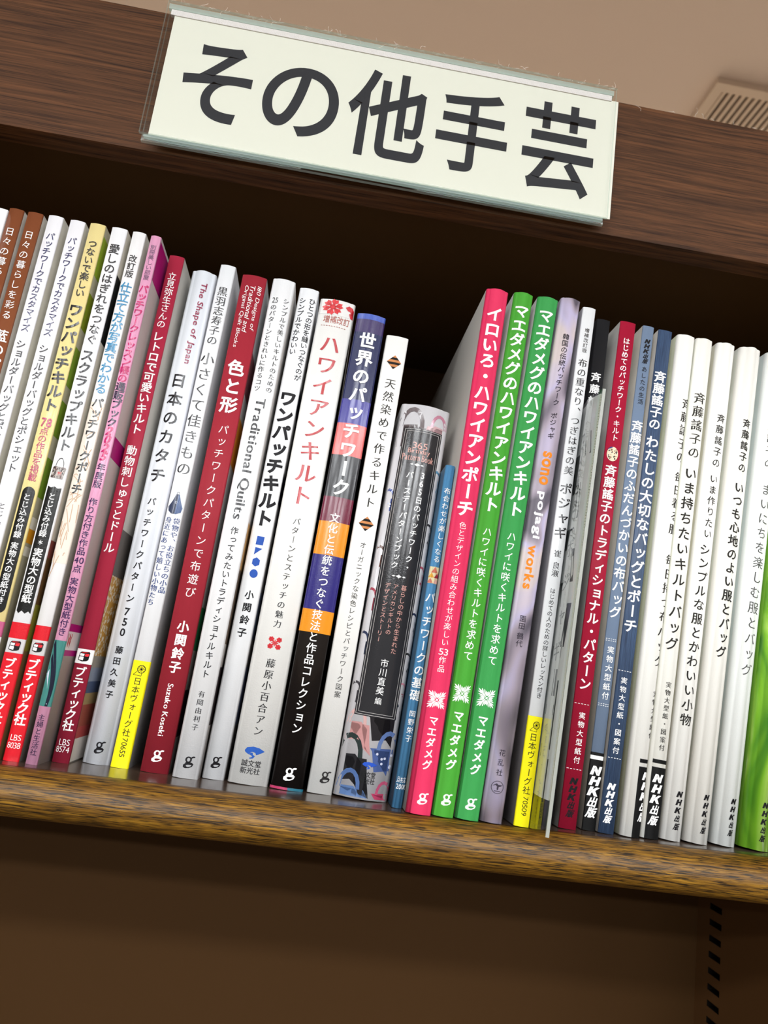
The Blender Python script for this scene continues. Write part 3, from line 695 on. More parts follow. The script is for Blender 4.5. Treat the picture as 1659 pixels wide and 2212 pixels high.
 ('B28', 149.74, 363.32, -54.4, 3.412, 7.5, 255.1, 182, 0.4, 0.6, '#3f5778', '#d6d2ca', 0.5, 'stripe', 'dark denim blue bags and pouches book with white dashed lines',
  [
   ('T', '斉藤謠子の', 231.59, 198.44, -0.14, 0.97, '#f7f6f4', 0.022, '', 0),
   ('T', 'わたしの大切なバッグとポーチ', 195.53, 92.77, -0.14, 0.94, '#f7f6f4', 0.022, '', 0),
   ('D', 74.44, 0.9, '#f7f6f4'),
   ('T', '実物大型紙・図案付', 71.92, 35.32, -0.14, 0.82, '#f7f6f4', 0.006, '', 0),
   ('D', 33.69, 0.9, '#f7f6f4'),
   ('T', 'ＮＨＫ出版', 22.65, 4.49, -0.14, 0.95, '#f7f6f4', 0.035, '', 0.3),
  ], []),
 ('B29', 160.74, 361.5, -54.31, 3.459, 9.68, 253.36, 182, 0.8, 2.0, '#f3f2ec', '#dbe0c8', 0.5, None, 'cream daily clothes book whose spine is partly hidden by its right neighbour',
  [
   ('T', '斉藤謠子の', 218.58, 182.21, 4.09, 0.85, '#2a2724', 0.0, 'm', 0),
   ('T', '毎日着る服、', 178.28, 137.24, 4.31, 0.85, '#2a2724', 0.0, 'm', 0),
   ('T', '毎日持つ布バッグ', 135.18, 77.91, 4.52, 0.82, '#2a2724', 0.0, 'm', 0),
   ('T', '実物大型紙付', 67.57, 44.38, 4.63, 0.8, '#2a2724', 0.0, 'm', 0),
   ('B', 35.11, 33.34, 0.0, 1, '#141414'),
   ('B', 31.58, 0.0, 0.0, 1, '#141414'),
   ('T', 'ＮＨＫ出版', 29.86, 7.0, 4.63, 0.9, '#f7f6f4', 0.035, '', 0.3),
  ], []),
 ('B30', 170.57, 362.93, -54.3, 3.682, 9.35, 253.82, 182, 1.0, 2.0, '#f2f1e9', '#e6e3d6', 0.5, None, 'cream quilt bag book with a black foot bearing white slanted letters',
  [
   ('T', '斉藤謠子の', 223.44, 185.69, 0.29, 0.85, '#2a2724', 0.0, 'm', 0),
   ('T', 'いま持ちたいキルトバッグ', 181.98, 86.51, -0.02, 0.84, '#2a2724', 0.012, '', 0),
   ('T', '実物大型紙・図案付', 72.52, 39.36, 0.5, 0.82, '#2a2724', 0.0, 'm', 0),
   ('B', 35.6, 33.82, -0.6, 1, '#141414'),
   ('B', 32.05, 0.0, -0.6, 1, '#141414'),
   ('T', 'ＮＨＫ出版', 29.41, 5.95, 0.5, 0.92, '#f7f6f4', 0.035, '', 0.3),
  ], []),
 ('B31', 181.96, 364.87, -54.27, 4.12, 10.21, 254.61, 182, 1.2, 2.4, '#f4f3ee', '#e6e4d2', 0.5, None, 'cream simple clothes and small items book, second spine right of the black-footed pair',
  [
   ('T', '斉藤謠子の', 214.3, 183.56, 0.82, 0.8, '#2a2724', 0.006, '', 0),
   ('T', 'いま作りたい', 180.6, 145.39, 0.51, 0.82, '#2a2724', 0.006, '', 0),
   ('T', 'シンプルな服とかわいい小物', 143.47, 51.93, 0.2, 0.84, '#2a2724', 0.012, '', 0),
   ('T', 'ＮＨＫ出版', 22.87, 4.7, 1.23, 0.85, '#1b191c', 0.035, '', 0.3),
  ], []),
 ('B32', 194.44, 364.56, -54.18, 4.433, 11.81, 254.4, 182, 1.5, 3.0, '#f1efe8', '#e6e8e0', 0.5, None, 'white comfortable clothes and bags book with bold black title',
  [
   ('T', '斉藤謠子の', 213.61, 182.96, 1.18, 0.82, '#2a2724', 0.014, '', 0),
   ('T', 'いつも心地のよい服とバッグ', 178.6, 86.58, 0.94, 0.86, '#2a2724', 0.018, '', 0),
   ('T', 'ＮＨＫ出版', 22.98, 4.42, 1.65, 0.8, '#1b191c', 0.035, '', 0.3),
  ], []),
 ('B33', 209.3, 367.39, -54.12, 4.881, 12.01, 255.51, 182, 1.5, 3.0, '#eef1ee', '#dfe8e6', 0.5, None, 'bluish white clothes and bags book with thin grey title, left of the green one',
  [
   ('T', '斉藤謠子の', 223.47, 188.14, 0.72, 0.82, '#4a4a48', -0.004, '', 0),
   ('T', 'まいにちを楽しむ服とバッグ', 181.03, 79.49, 0.96, 0.82, '#4a4a48', -0.004, '', 0),
   ('T', 'ＮＨＫ出版', 22.35, 4.44, 1.68, 0.8, '#1b191c', 0.035, '', 0.3),
  ], []),
 ('B34', 224.04, 365.72, -53.99, 5.058, 14.52, 254.34, 182, 2.0, 3.0, '#7dbb36', '#8ac04a', 0.25, 'leaf', 'leafy green photo book at the right edge of the row',
  [
   ('T', 'ＮＨＫ出版', 22.52, 3.8, 1.45, 0.8, '#1b191c', 0.035, '', 0.3),
  ], []),
]

# ---------------------------------------------------------------- setting
M_floor = mat('floor_vinyl', '#655b50', .5)
M_ceil = mat('ceiling_paint', '#e6d2c2', .9)
M_wall = mat('wall_paint', '#d8c8b4', .9)
mesh('floor', [(-4, -5, 0), (5, -5, 0), (5, 5, 0), (-4, 5, 0)], [(0, 1, 2, 3)], [M_floor], kind='structure')
mesh('ceiling', [(-4, -5, CEIL), (-4, 5, CEIL), (5, 5, CEIL), (5, -5, CEIL)], [(0, 1, 2, 3)], [M_ceil], kind='structure')
mesh('wall_back', [(-4, 5, 0), (5, 5, 0), (5, 5, CEIL), (-4, 5, CEIL)], [(0, 1, 2, 3)], [M_wall], kind='structure')

M_lframe = mat('lamp_frame_white', '#e8e6e2', .5)
for i, (x, y, sx, sy, st) in enumerate(LAMPS):  # shop lamps and added fill lamps are built alike
    row = 'row %s the bookcase' % ('nearest in front of' if y > -1 else 'second in front of' if y > -2.5 else 'third in front of' if y > -4 else 'added for even light, farthest in front of') if y < 0 else ('added row just behind the bookcase to brighten the ceiling' if y < 3 else 'added row far behind the bookcase to brighten the ceiling')
    clm = 'added column far left' if x < -1 else 'left of centre' if x < 0 else 'right of centre' if x < 1 else 'added column far right'
    r = empty('ceiling_or_fill_lamp', (x, y, CEIL), 'white rectangular ceiling lamp, %s, %s' % (row, clm), 'lamp', 'ceiling lamps of the shop')
    v, f = [], []
    for b in ((-sx / 2 - .02, sx / 2 + .02, -sy / 2 - .02, -sy / 2), (-sx / 2 - .02, sx / 2 + .02, sy / 2, sy / 2 + .02), (-sx / 2 - .02, -sx / 2, -sy / 2, sy / 2), (sx / 2, sx / 2 + .02, -sy / 2, sy / 2)):
        q, g = boxdata(*b, -.03, 0, len(v)); v += q; f += g
    mesh('frame', v, f, [M_lframe], r)
    md = mat('lamp_diffuser_%d' % int(st), (.965, 1.0, 1.025), .5, emit=st)
    mesh('diffuser', [(-sx / 2, -sy / 2, -.02), (-sx / 2, sy / 2, -.02), (sx / 2, sy / 2, -.02), (sx / 2, -sy / 2, -.02)], [(0, 1, 2, 3)], [md], r)

# ceiling vent
vent = empty('ceiling_vent', (.592, 1.145, CEIL), 'square slatted air vent in the ceiling above the right end of the bookcase', 'vent')
M_vent = mat('vent_enamel', '#dcc6b0', .5)
M_dark = mat('vent_dark', '#2a211b', .9)
VW = .36; FW = .019
v, f = [], []
for b in ((0, VW, 0, FW), (0, VW, VW - FW, VW), (0, FW, FW, VW - FW), (VW - FW, VW, FW, VW - FW)):
    q, g = boxdata(b[0], b[1], b[2], b[3], -.012, 0, len(v)); v += q; f += g
mesh('frame', v, f, [M_vent], vent)
mesh('backing', [(FW, FW, -.001), (FW, VW - FW, -.001), (VW - FW, VW - FW, -.001), (VW - FW, FW, -.001)], [(0, 1, 2, 3)], [M_dark], vent)
q, g = boxdata(-.0035, .0035, FW, VW - FW, -.008, -.002)
sm = bpy.data.meshes.new('slat'); sm.from_pydata(q, [], g); sm.materials.append(M_vent)
k = 0
xx = .026
while xx < VW - FW:
    o = bpy.data.objects.new('slat', sm); COL.objects.link(o); o.parent = vent; o.location = (xx, 0, 0); xx += .0128

# ---------------------------------------------------------------- bookcase
M_lam = wood('walnut_laminate', '#2a170c', '#4d301b', '#6b4428', spec=.12, scale=(2.6, 60, 110), rough=.5, grain=.8, bumps=.12, streak=.5, wide=.08)
M_edge = mat('edge_banding', '#5b3d2a', .45)
M_in = mat('brown_interior', '#432c14', .7)
M_top = wood('shelf_laminate', '#3b2b22', '#4a3a30', '#57483d', scale=(1.6, 60, 60), rough=.22, coat=.3, grain=.6, bumps=.03, streak=.25)
M_nose = wood('oak_nosing', '#33220a', '#6c490e', '#a37620', scale=(8.5, 140, 140), rough=.42, coat=0., spec=.4, grain=.8, bumps=.35, streak=.88, wide=.07, pore=.41)
ZSH = OZ - .05463
D = .355
case = empty('bookcase', (0, .45, 0), 'brown wooden bookcase with walnut header board and rounded oak shelf edge', 'bookcase')
def P(name, x0, x1, y0, y1, z0, z1, mt, parent=case, bevel=0, **k):
    return box(name, x0, x1, y0 - (.45 if parent is case else 0), y1 - (.45 if parent is case else 0), z0, z1, mt, parent, bevel, **k)
XL, XR = -.60, .3225
HB = OZ + .2448
P('header_board', XL - .02, XR + .9, D, D + .014, HB, OZ + .3274, M_lam, bevel=.0006, label='walnut grain header board')
P('top_panel', XL, XR + .9, D + .014, .6, HB + .012, HB + .03, M_in)
P('back_panel', XL, XR + .9, .6, .606, .08, HB + .012, M_in)
P('plinth', XL, XR + .9, D + .03, D + .045, 0, .08, M_in)
P('bottom_shelf', XL, XR, D + .01, .6, .08, .1, M_top)
P('lower_shelf', XL, XR, D, .6, ZSH - .40, ZSH - .38, M_top)
P('side_panel', XL - .02, XL, D + .014, .606, 0, HB + .03, M_in)
P('side_panel', XR + .88, XR + .9, D + .014, .606, 0, HB + .03, M_in)
sb = P('shelf_board', XL, XR, D, .6, ZSH - .02, ZSH, M_top, label='dark laminate shelf board')
# rounded oak nosing
n = 14; prof = []
for i in range(n + 1):
    a = math.pi / 2 + math.pi * i / n
    prof.append((D + .012 * math.cos(a), ZSH - .01 + .01 * math.sin(a)))
nx = 40; vs = []; fs = []
for j in range(nx + 1):
    x = XL - .02 + (XR + .5 - XL) * j / nx
    vs += [(x, y - .45, z) for y, z in prof]
m1 = n + 1
for j in range(nx):
    for i in range(n): fs.append((j * m1 + i, j * m1 + i + 1, (j + 1) * m1 + i + 1, (j + 1) * m1 + i))
    fs.append((j * m1 + n, j * m1, (j + 1) * m1, (j + 1) * m1 + n))
fs.append(tuple(range(m1))); fs.append(tuple(nx * m1 + i for i in reversed(range(m1))))
no = mesh('nosing', vs, fs, [M_nose], sb, smooth=True, label='rounded golden brown oak edge strip')
no.data.polygons[-1].use_smooth = False; no.data.polygons[-2].use_smooth = False
# partition with punched slots
ys0, ys1 = .5665 - .45, .5825 - .45
xf = XR
slots = []
z = OZ - .1175
while z > .3: slots.append(z); z -= .01071
slots = slots[:60]
vs, fs = [], []
def quad(y0, y1, z0, z1):
    b = len(vs); vs.extend([(xf, y0, z0), (xf, y1, z0), (xf, y1, z1), (xf, y0, z1)]); fs.append((b, b + 3, b + 2, b + 1))
y0, y1 = D + .014 - .45, .6 - .45
top = HB + .012
quad(y0, ys0, 0, top); quad(ys1, y1, 0, top)
zt = top
for s in slots:
    quad(ys0, ys1, s + .0021, zt); zt = s - .0021
quad(ys0, ys1, 0, zt)
b = len(vs); vs += [(xf, y0, 0), (xf + .018, y0, 0), (xf + .018, y0, top), (xf, y0, top), (xf + .018, y1, 0), (xf + .018, y1, top), (xf, y1, 0), (xf, y1, top)]
fs += [(b, b + 1, b + 2, b + 3), (b + 1, b + 4, b + 5, b + 2), (b + 3, b + 2, b + 5, b + 7)]
side = mesh('side_panel', vs, fs, [mat('brown_interior_lit', '#5e3f22', .7)], case, label='brown partition with a column of punched slots')  # interior brown, lightened in its colour to make up for weak light here
M_slot = mat('slot_dark', '#0d0906', .8)
q, g = [], []
q = [(0, ys0, -.0021), (0, ys1, -.0021), (0, ys1, .0021), (0, ys0, .0021), (.006, ys0, -.0021), (.006, ys1, -.0021), (.006, ys1, .0021), (.006, ys0, .0021)]
g = [(0, 1, 5, 4), (1, 2, 6, 5), (2, 3, 7, 6), (3, 0, 4, 7), (4, 5, 6, 7)]
slm = bpy.data.meshes.new('slot'); slm.from_pydata(q, [], g); slm.materials.append(M_slot)
for s in slots:
    o = bpy.data.objects.new('slot', slm); COL.objects.link(o); o.parent = side; o.location = (xf, 0, s)

# ---------------------------------------------------------------- sign
M_acr = bpy.data.materials.new('clear_acrylic'); M_acr.use_nodes = True
nt = M_acr.node_tree
for nd in list(nt.nodes): nt.nodes.remove(nd)
out = nt.nodes.new('ShaderNodeOutputMaterial'); tr = nt.nodes.new('ShaderNodeBsdfTransparent'); gl = nt.nodes.new('ShaderNodeBsdfGlossy'); mx = nt.nodes.new('ShaderNodeMixShader'); fr = nt.nodes.new('ShaderNodeFresnel')
fr.inputs[0].default_value = 1.45; tr.inputs[0].default_value = (.985, .992, .988, 1); gl.inputs['Roughness'].default_value = .04
ge = nt.nodes.new('ShaderNodeNewGeometry'); su = nt.nodes.new('ShaderNodeMath'); su.operation = 'SUBTRACT'; su.inputs[0].default_value = 1.0; mu = nt.nodes.new('ShaderNodeMath'); mu.operation = 'MULTIPLY'
nt.links.new(ge.outputs['Backfacing'], su.inputs[1]); nt.links.new(su.outputs[0], mu.inputs[0]); nt.links.new(fr.outputs[0], mu.inputs[1]); nt.links.new(mu.outputs[0], mx.inputs[0]); nt.links.new(tr.outputs[0], mx.inputs[1]); nt.links.new(gl.outputs[0], mx.inputs[2]); nt.links.new(mx.outputs[0], out.inputs[0])
M_aedge = bpy.data.materials.new('acrylic_edge'); M_aedge.use_nodes = True
nt = M_aedge.node_tree; pe = nt.nodes['Principled BSDF']; oe = nt.nodes['Material Output']
pe.inputs['Base Color'].default_value = (.78, .92, .88, 1); pe.inputs['Roughness'].default_value = .15
te = nt.nodes.new('ShaderNodeBsdfTransparent'); te.inputs[0].default_value = (.9, .97, .95, 1); me_ = nt.nodes.new('ShaderNodeMixShader'); me_.inputs[0].default_value = .3
nt.links.new(te.outputs[0], me_.inputs[1]); nt.links.new(pe.outputs[0], me_.inputs[2]); nt.links.new(me_.outputs[0], oe.inputs[0])
M_paper = mat('sign_paper', '#e2e1d4', .6)
M_ink = mat('sign_ink', '#2d2f34', .5)
M_tape = mat('silver_tape', '#e2dcda', .35, metallic=.1, bump=1., bscale=1800)
sx0, sx1, sz0, sz1 = -.1180, .1218, .2462, .3255
sign = empty('shelf_sign', (0, .347, OZ + sz0), 'clear acrylic sign with large dark Japanese characters on cream card, on the header board', 'sign')
def SB(name, x0, x1, y0, y1, z0, z1, mt, **k):
    v, f = boxdata(x0, x1, y0 - .347, y1 - .347, z0 - sz0, z1 - sz0)
    return v, f
def plate(name, x0, x1, y0, y1, z0, z1):
    v, f = boxdata(x0, x1, y0 - .347, y1 - .347, z0 - sz0, z1 - sz0)
    return mesh(name, v, f, [M_acr, M_aedge], sign, fm=[1, 1, 0, 0, 1, 1])
plate('front_pane', sx0, sx1, .3440, .3458, sz0 + .0008, sz1)
plate('back_pane', sx0 + .0006, sx1 - .001, .3478, .3496, sz0 - .0012, sz1 - .0003)
v, f = boxdata(sx0 + .002, sx1 - .002, -.0012, .0008, -.0002, .0012)
mesh('bottom_spacer', v, f, [M_aedge], sign)
v, f = boxdata(sx0 + .002, sx1 - .002, -.0011, .0007, sz1 - sz0 - .0068, sz1 - sz0 - .0036)
mesh('adhesive_strip', v, f, [M_tape], sign)
v, f = boxdata(sx0 + .0004, sx1 - .001, -.0012, .0008, sz1 - sz0 - .0034, sz1 - sz0 - .0004)
mesh('top_spacer', v, f, [M_aedge], sign)
v, f = boxdata(sx0 + .02, sx1 - .02, .0026, .0079, .03, .05)
mesh('mounting_tape', v, f, [M_tape], sign)
v, f = boxdata(-.1140, .1238, -.0006, -.0002, .0018, sz1 - sz0 - .0062)
card = mesh('card', v, f, [M_paper], sign)
for ch, x, z, ex, ez in (('そ', -.0862, .2840, .0430, .0530), ('の', -.0430, .2826, .0455, .0520), ('他', .0018, .2842, .0425, .0545), ('手', .0468, .2838, .0405, .0510), ('芸', .0932, .2836, .0420, .0560)):
    vs, fs, bb = glyph(ch, .016, .016, 14)
    cx, cy = (bb[0] + bb[1]) / 2, (bb[2] + bb[3]) / 2
    V = [(x + (a - cx) * ex, -.00065, z - sz0 + (b - cy) * ez) for a, b in vs]
    mesh('character', V, [tuple(q) for q in fs], [M_ink], card)

# ---------------------------------------------------------------- books
def special_mat(kind, base, rough):
    mt = bpy.data.materials.new('cover_' + kind); mt.use_nodes = True
    nt = mt.node_tree; p = nt.nodes['Principled BSDF']; L = nt.links.new
    tc = nt.nodes.new('ShaderNodeTexCoord'); mp = nt.nodes.new('ShaderNodeMapping'); L(tc.outputs['Object'], mp.inputs['Vector'])
    r = nt.nodes.new('ShaderNodeValToRGB'); e = r.color_ramp.elements
    if kind == 'cloth':
        mp.inputs['Rotation'].default_value = (0, .5, 0); mp.inputs['Scale'].default_value = (60, 60, 34)
        n = nt.nodes.new('ShaderNodeTexNoise'); n.inputs['Scale'].default_value = .75; n.inputs['Detail'].default_value = 1.; n.inputs['Distortion'].default_value = .6
        L(mp.outputs[0], n.inputs['Vector']); L(n.outputs['Fac'], r.inputs['Fac'])
        e[0].position = .38; e[0].color = (*lin('#5f5864'), 1); e[1].position = .46; e[1].color = (*lin('#a79aa8'), 1)
        a = e.new(.52); a.color = (*lin('#bdb4d2'), 1); a = e.new(.64); a.color = (*lin('#cfc0c0'), 1)
    elif kind == 'leaf':
        n = nt.nodes.new('ShaderNodeTexNoise'); n.inputs['Scale'].default_value = 1.0; n.inputs['Detail'].default_value = 2; n.inputs['Distortion'].default_value = 1.2
        mp.inputs['Scale'].default_value = (55, 55, 16); mp.inputs['Location'].default_value = (0, 0, .5)
        L(mp.outputs[0], n.inputs['Vector']); L(n.outputs['Fac'], r.inputs['Fac'])
        e[0].position = .3; e[0].color = (*lin('#3f8222'), 1); e[1].position = .44; e[1].color = (*lin('#7dbb2e'), 1)
        a = e.new(.54); a.color = (*lin('#a9d65c'), 1); a = e.new(.6); a.color = (*lin('#eef6e8'), 1)
    else:
        n = nt.nodes.new('ShaderNodeTexNoise'); n.inputs['Scale'].default_value = 1; n.inputs['Detail'].default_value = 2
        mp.inputs['Scale'].default_value = (2600, 2600, 60)
        L(mp.outputs[0], n.inputs['Vector']); L(n.outputs['Fac'], r.inputs['Fac'])
        e[0].position = .35; e[0].color = (*lin('#2b3c57'), 1); e[1].position = .7; e[1].color = (*lin('#42597a'), 1)
    L(r.outputs['Color'], p.inputs['Base Color'])
    p.inputs['Roughness'].default_value = rough
    return mt

M_page = mat('page_paper', '#e9e4d6', .85)
def profile(w, dep, bulge, r):
    """outer outline of the cover from the back left corner round the spine to the back right corner (x, y)"""
    hw = w / 2; r = min(r, hw * .6)
    pts = [(-hw, dep), (-hw, .03), (-hw, r * 1.2)]
    for i in range(1, 5):
        a = math.pi + (math.pi / 2) * i / 5
        pts.append((-hw + r + r * math.cos(a), r + r * math.sin(a)))
    n = 10
    for i in range(n + 1):
        u = -1 + 2 * i / n
        pts.append((u * (hw - r), -bulge * (1 - u * u)))
    for i in range(1, 5):
        a = 1.5 * math.pi + (math.pi / 2) * i / 5
        pts.append((hw - r + r * math.cos(a), r + r * math.sin(a)))
    pts += [(hw, r * 1.2), (hw, .03), (hw, dep)]
    return pts
def offset(pts, d):
    out = []
    for i, (x, y) in enumerate(pts):
        a = pts[max(0, i - 1)]; b = pts[min(len(pts) - 1, i + 1)]
        dx, dy = b[0] - a[0], b[1] - a[1]; l = math.hypot(dx, dy)
        out.append((x + dy / l * d, y - dx / l * d))
    return out
def surf(pts, x):
    seg = pts[2:-2]
    if x <= seg[0][0]: return seg[0][1]
    for (xa, ya), (xb, yb) in zip(seg, seg[1:]):
        if xa <= x <= xb: return ya + (yb - ya) * (x - xa) / ((xb - xa) or 1)
    return seg[-1][1]

def floral():
    if 'floral' in _mats: return _mats['floral']
    mt = bpy.data.materials.new('floral_print'); mt.use_nodes = True; nt = mt.node_tree; p = nt.nodes['Principled BSDF']
    tc = nt.nodes.new('ShaderNodeTexCoord'); vo = nt.nodes.new('ShaderNodeTexVoronoi'); vo.inputs['Scale'].default_value = 420
    r = nt.nodes.new('ShaderNodeValToRGB'); e = r.color_ramp.elements
    e[0].position = .12; e[0].color = (*lin('#8a6a30'), 1); e[1].position = .5; e[1].color = (*lin('#c08f3e'), 1)
    a = e.new(.17); a.color = (*lin('#e8e0d0'), 1); a = e.new(.36); a.color = (*lin('#dcd2bc'), 1)
    nt.links.new(tc.outputs['Object'], vo.inputs['Vector']); nt.links.new(vo.outputs['Distance'], r.inputs['Fac']); nt.links.new(r.outputs['Color'], p.inputs['Base Color'])
    p.inputs['Roughness'].default_value = .45
    _mats['floral'] = mt
    return mt

def make_book(B):
    (nm, bx, by, bz, lean, w, h, dep, bulge, r, colr, sidec, gloss, tex, label, prints, sides) = B
    mm = .001
    w, h, dep, bulge, r = w * mm, h * mm, dep * mm, bulge * mm, r * mm
    root = empty('book', (bx * mm, by * mm, OZ + bz * mm), label, 'book', 'craft books on the shelf', rot=(0, math.radians(lean), 0))
    pts = profile(w, dep, bulge, r)
    inn = offset(pts, -.0003)
    glossy = gloss < .32
    if tex: ms = special_mat(tex, colr, gloss)
    else: ms = mat('cover_spine', colr, gloss, coat=.3 if glossy else 0., bump=.12 if glossy else .1, bscale=1500)
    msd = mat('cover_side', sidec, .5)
    N = len(pts)
    vs = [(x, y, z) for z in (0, h) for x, y in pts] + [(x, y, z) for z in (0, h) for x, y in inn]
    fs, fm = [], []
    for i in range(N - 1):
        fs.append((i, i + 1, N + i + 1, N + i)); mid = (pts[i][1] + pts[i + 1][1]) / 2
        fm.append(1 if (i < 2 or i >= N - 3) else 0)
        fs.append((2 * N + i, 3 * N + i, 3 * N + i + 1, 2 * N + i + 1)); fm.append(1)
        fs.append((i, 2 * N + i, 2 * N + i + 1, i + 1)); fm.append(1)
        fs.append((N + i, N + i + 1, 3 * N + i + 1, 3 * N + i)); fm.append(fm[-3])
    for e_, i in ((0, 0), (1, N - 1)):
        fs.append((i, N + i, 3 * N + i, 2 * N + i)); fm.append(1)
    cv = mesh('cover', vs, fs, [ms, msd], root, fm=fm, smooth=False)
    for k_ in range(0, 4 * (N - 1), 4): cv.data.polygons[k_].use_smooth = True
    pb = w / 2 - .0005
    v, f = boxdata(-pb, pb, max(r * .6, .0006), dep - .002, .0005, h - .0005)
    mesh('page_block', v, f, [M_page], root)

    def wrap(x, v, lay): return (x, surf(pts, x) - .00006 - lay * .00003, v)
    seg = pts[2:-2]
    def band(name, v0, v1, u0, u1, c, lay, lab=None, m_=None):
        hw = w / 2
        xs = [p for p in offset(seg, .00005 + lay * .00002) if u0 * hw - 1e-6 <= p[0] <= u1 * hw + 1e-6 or (u0 == -1 and p[0] < 0 and u1 > 0) or (u1 == 1 and p[0] > 0 and u0 < 0)]
        if u0 > -1: xs = [(u0 * hw, surf(pts, u0 * hw) - .00005 - lay * .00002)] + [p for p in xs if p[0] > u0 * hw]
        if u1 < 1: xs = [p for p in xs if p[0] < u1 * hw] + [(u1 * hw, surf(pts, u1 * hw) - .00005 - lay * .00002)]
        n = len(xs)
        o = mesh(name, [(x, y, v0) for x, y in xs] + [(x, y, v1) for x, y in xs], [(i, n + i, n + i + 1, i + 1) for i in range(n - 1)],
                 [m_ or mat('print', c, gloss, coat=.3 if glossy else 0., bump=.12 if glossy else .1, bscale=1500)], root, smooth=True)
        if lab: o['label'] = lab
        return o
    fl = Flat(); marks = []; patches = []
    lay = 0
    for p in prints:
        t = p[0]
        if t == 'T': _, s, vt, vb, xc, e, c, wgt, k, sh = p; put_vertical(fl, s, vt * mm, vb * mm, xc * mm, e, c, wgt, k, sh)
        elif t == 'S': _, s, vt, vb, xc, size, c, wgt, k = p; put_row(fl, s, xc * mm, (vt + vb) / 2 * mm, (vt - vb) * mm, size * mm, c, wgt, k, True)
        elif t == 'H': _, s, vt, vb, xc, wd, c, wgt, k = p; put_row(fl, s, xc * mm, (vt + vb) / 2 * mm, wd * mm, (vt - vb) * mm, c, wgt, k)
        elif t == 'B':
            _, v0, v1, u0, u1, c = p; lay += 1; band('colour_band', v1 * mm, v0 * mm, u0, u1, c, lay)
        elif t == 'E': lay += 1; band('colour_field', 0, h, -.64 if nm == 'B20' else -.82, .93, colr, lay)
        elif t == 'M': marks.append(p)
        elif t == 'V':
            rnd = random.Random(7); g2 = Flat()
            x_, hw = 0, w / 2
            for k in range(34):
                v = p[2] * mm + rnd.random() * (p[1] - p[2]) * mm
                x0, x1 = rnd.uniform(-hw, hw), rnd.uniform(-hw, hw)
                dv = rnd.uniform(-.012, .012)
                Q = [(x0 + (x1 - x0) * i / 4, v + dv * i / 4 + .0006 * math.sin(i)) for i in range(5)]
                for a, b in zip(Q, Q[1:]):
                    if abs(a[0] - b[0]) > 1e-5: g2.add('#c9a88c', line(*a, *b, .00035), [(0, 1, 2, 3)], 1)
            for (c, ly), (V, F) in g2.d.items():
                mesh('ribbon_picture', [wrap(max(-hw, min(hw, x)), v, ly + lay) for x, v in V], F, [mat('ink', c, .45)], root, label='printed picture of lacy ribbon')
        elif t == 'SW':
            g2 = Flat(); hw = w / 2; v1, v0 = p[1] * mm, p[2] * mm; H_ = v1 - v0
            g2.add('#c8cede', [(-hw * .9, v0 + H_ * .48), (-hw * .3, v0 + H_ * .3), (hw * .2, v0 + .001), (hw * .5, v0 + .001), (hw * .3, v0 + H_ * .32), (-hw * .6, v0 + H_ * .55)], [(0, 1, 2, 3, 4, 5)], 1)
            for off, x in ((.0, 1.), (.9, 1.0)):
                Q = [(hw * (-.95 + 1.5 * math.sin(t * 2.2) ) * x * .9 - off * hw * .8 * (1 - t), v0 + H_ * (1 - t)) for t in [i / 14 for i in range(15)]]
                for a, b in zip(Q, Q[1:]):
                    g2.add('#1c2030', line(max(-hw, min(hw, a[0])), a[1], max(-hw, min(hw, b[0])), b[1] - 1e-6, .0011), [(0, 1, 2, 3)], 2)
            for (c, ly), (V, F) in g2.d.items():
                mesh('fabric_picture', [wrap(max(-hw, min(hw, x)), min(v1, max(v0, v)), ly + lay) for x, v in V], F, [mat('ink', c, .4)], root, label='printed picture of teal stitched cloth')
        elif t in ('L', 'L2'):
            _, v0, v1, wd, c = p; v0, v1, wd = v0 * mm, v1 * mm, wd * mm
            Q = []
            if t == 'L':
                Q = [(wd / 2 * math.cos(a), v0 - wd / 2 + wd / 2 * math.sin(a)) for a in [math.pi * i / 10 for i in range(11)]]
                Q += [(-wd / 2 * math.cos(a), v1 + wd / 2 - wd / 2 * math.sin(a)) for a in [math.pi * i / 10 for i in range(11)]]
            else:
                Q = [(wd / 2, v0), (wd / 4, v0 - .0005), (0, v0 + .0003), (-wd / 4, v0 - .0004), (-wd / 2, v0 + .0003)]
                Q += [(-wd / 2, v1 + .0006), (-wd / 3, v1 - .0006), (-wd / 8, v1 + .0008), (wd / 8, v1 - .0004), (wd / 3, v1 + .0008), (wd / 2, v1 - .0002)]
            lay += 1; g2 = Flat(); g2.add(c, Q, [tuple(range(len(Q)))], 0); patches.append((g2, lay))
        elif t == 'D':
            _, v, fr_, c = p; n = max(5, int(w * fr_ / .0013)); x0 = -w * fr_ / 2; st = w * fr_ / n
            for i in range(n): fl.add(c, [(x0 + st * i, v * mm - .00012), (x0 + st * (i + .6), v * mm - .00012), (x0 + st * (i + .6), v * mm + .00012), (x0 + st * i, v * mm + .00012)], [(0, 1, 2, 3)], 3)
        elif t == 'PANEL':
            _, v0, v1, pc, pw = p; v0, v1 = v0 * mm, v1 * mm; lay += 2; UA, UB = (pc - pw / 2) * mm / (w / 2), (pc + pw / 2) * mm / (w / 2)
            band('title_panel', v1, v0, UA, UB, '#2b2a2c', lay, 'dark grey title panel with double border line')
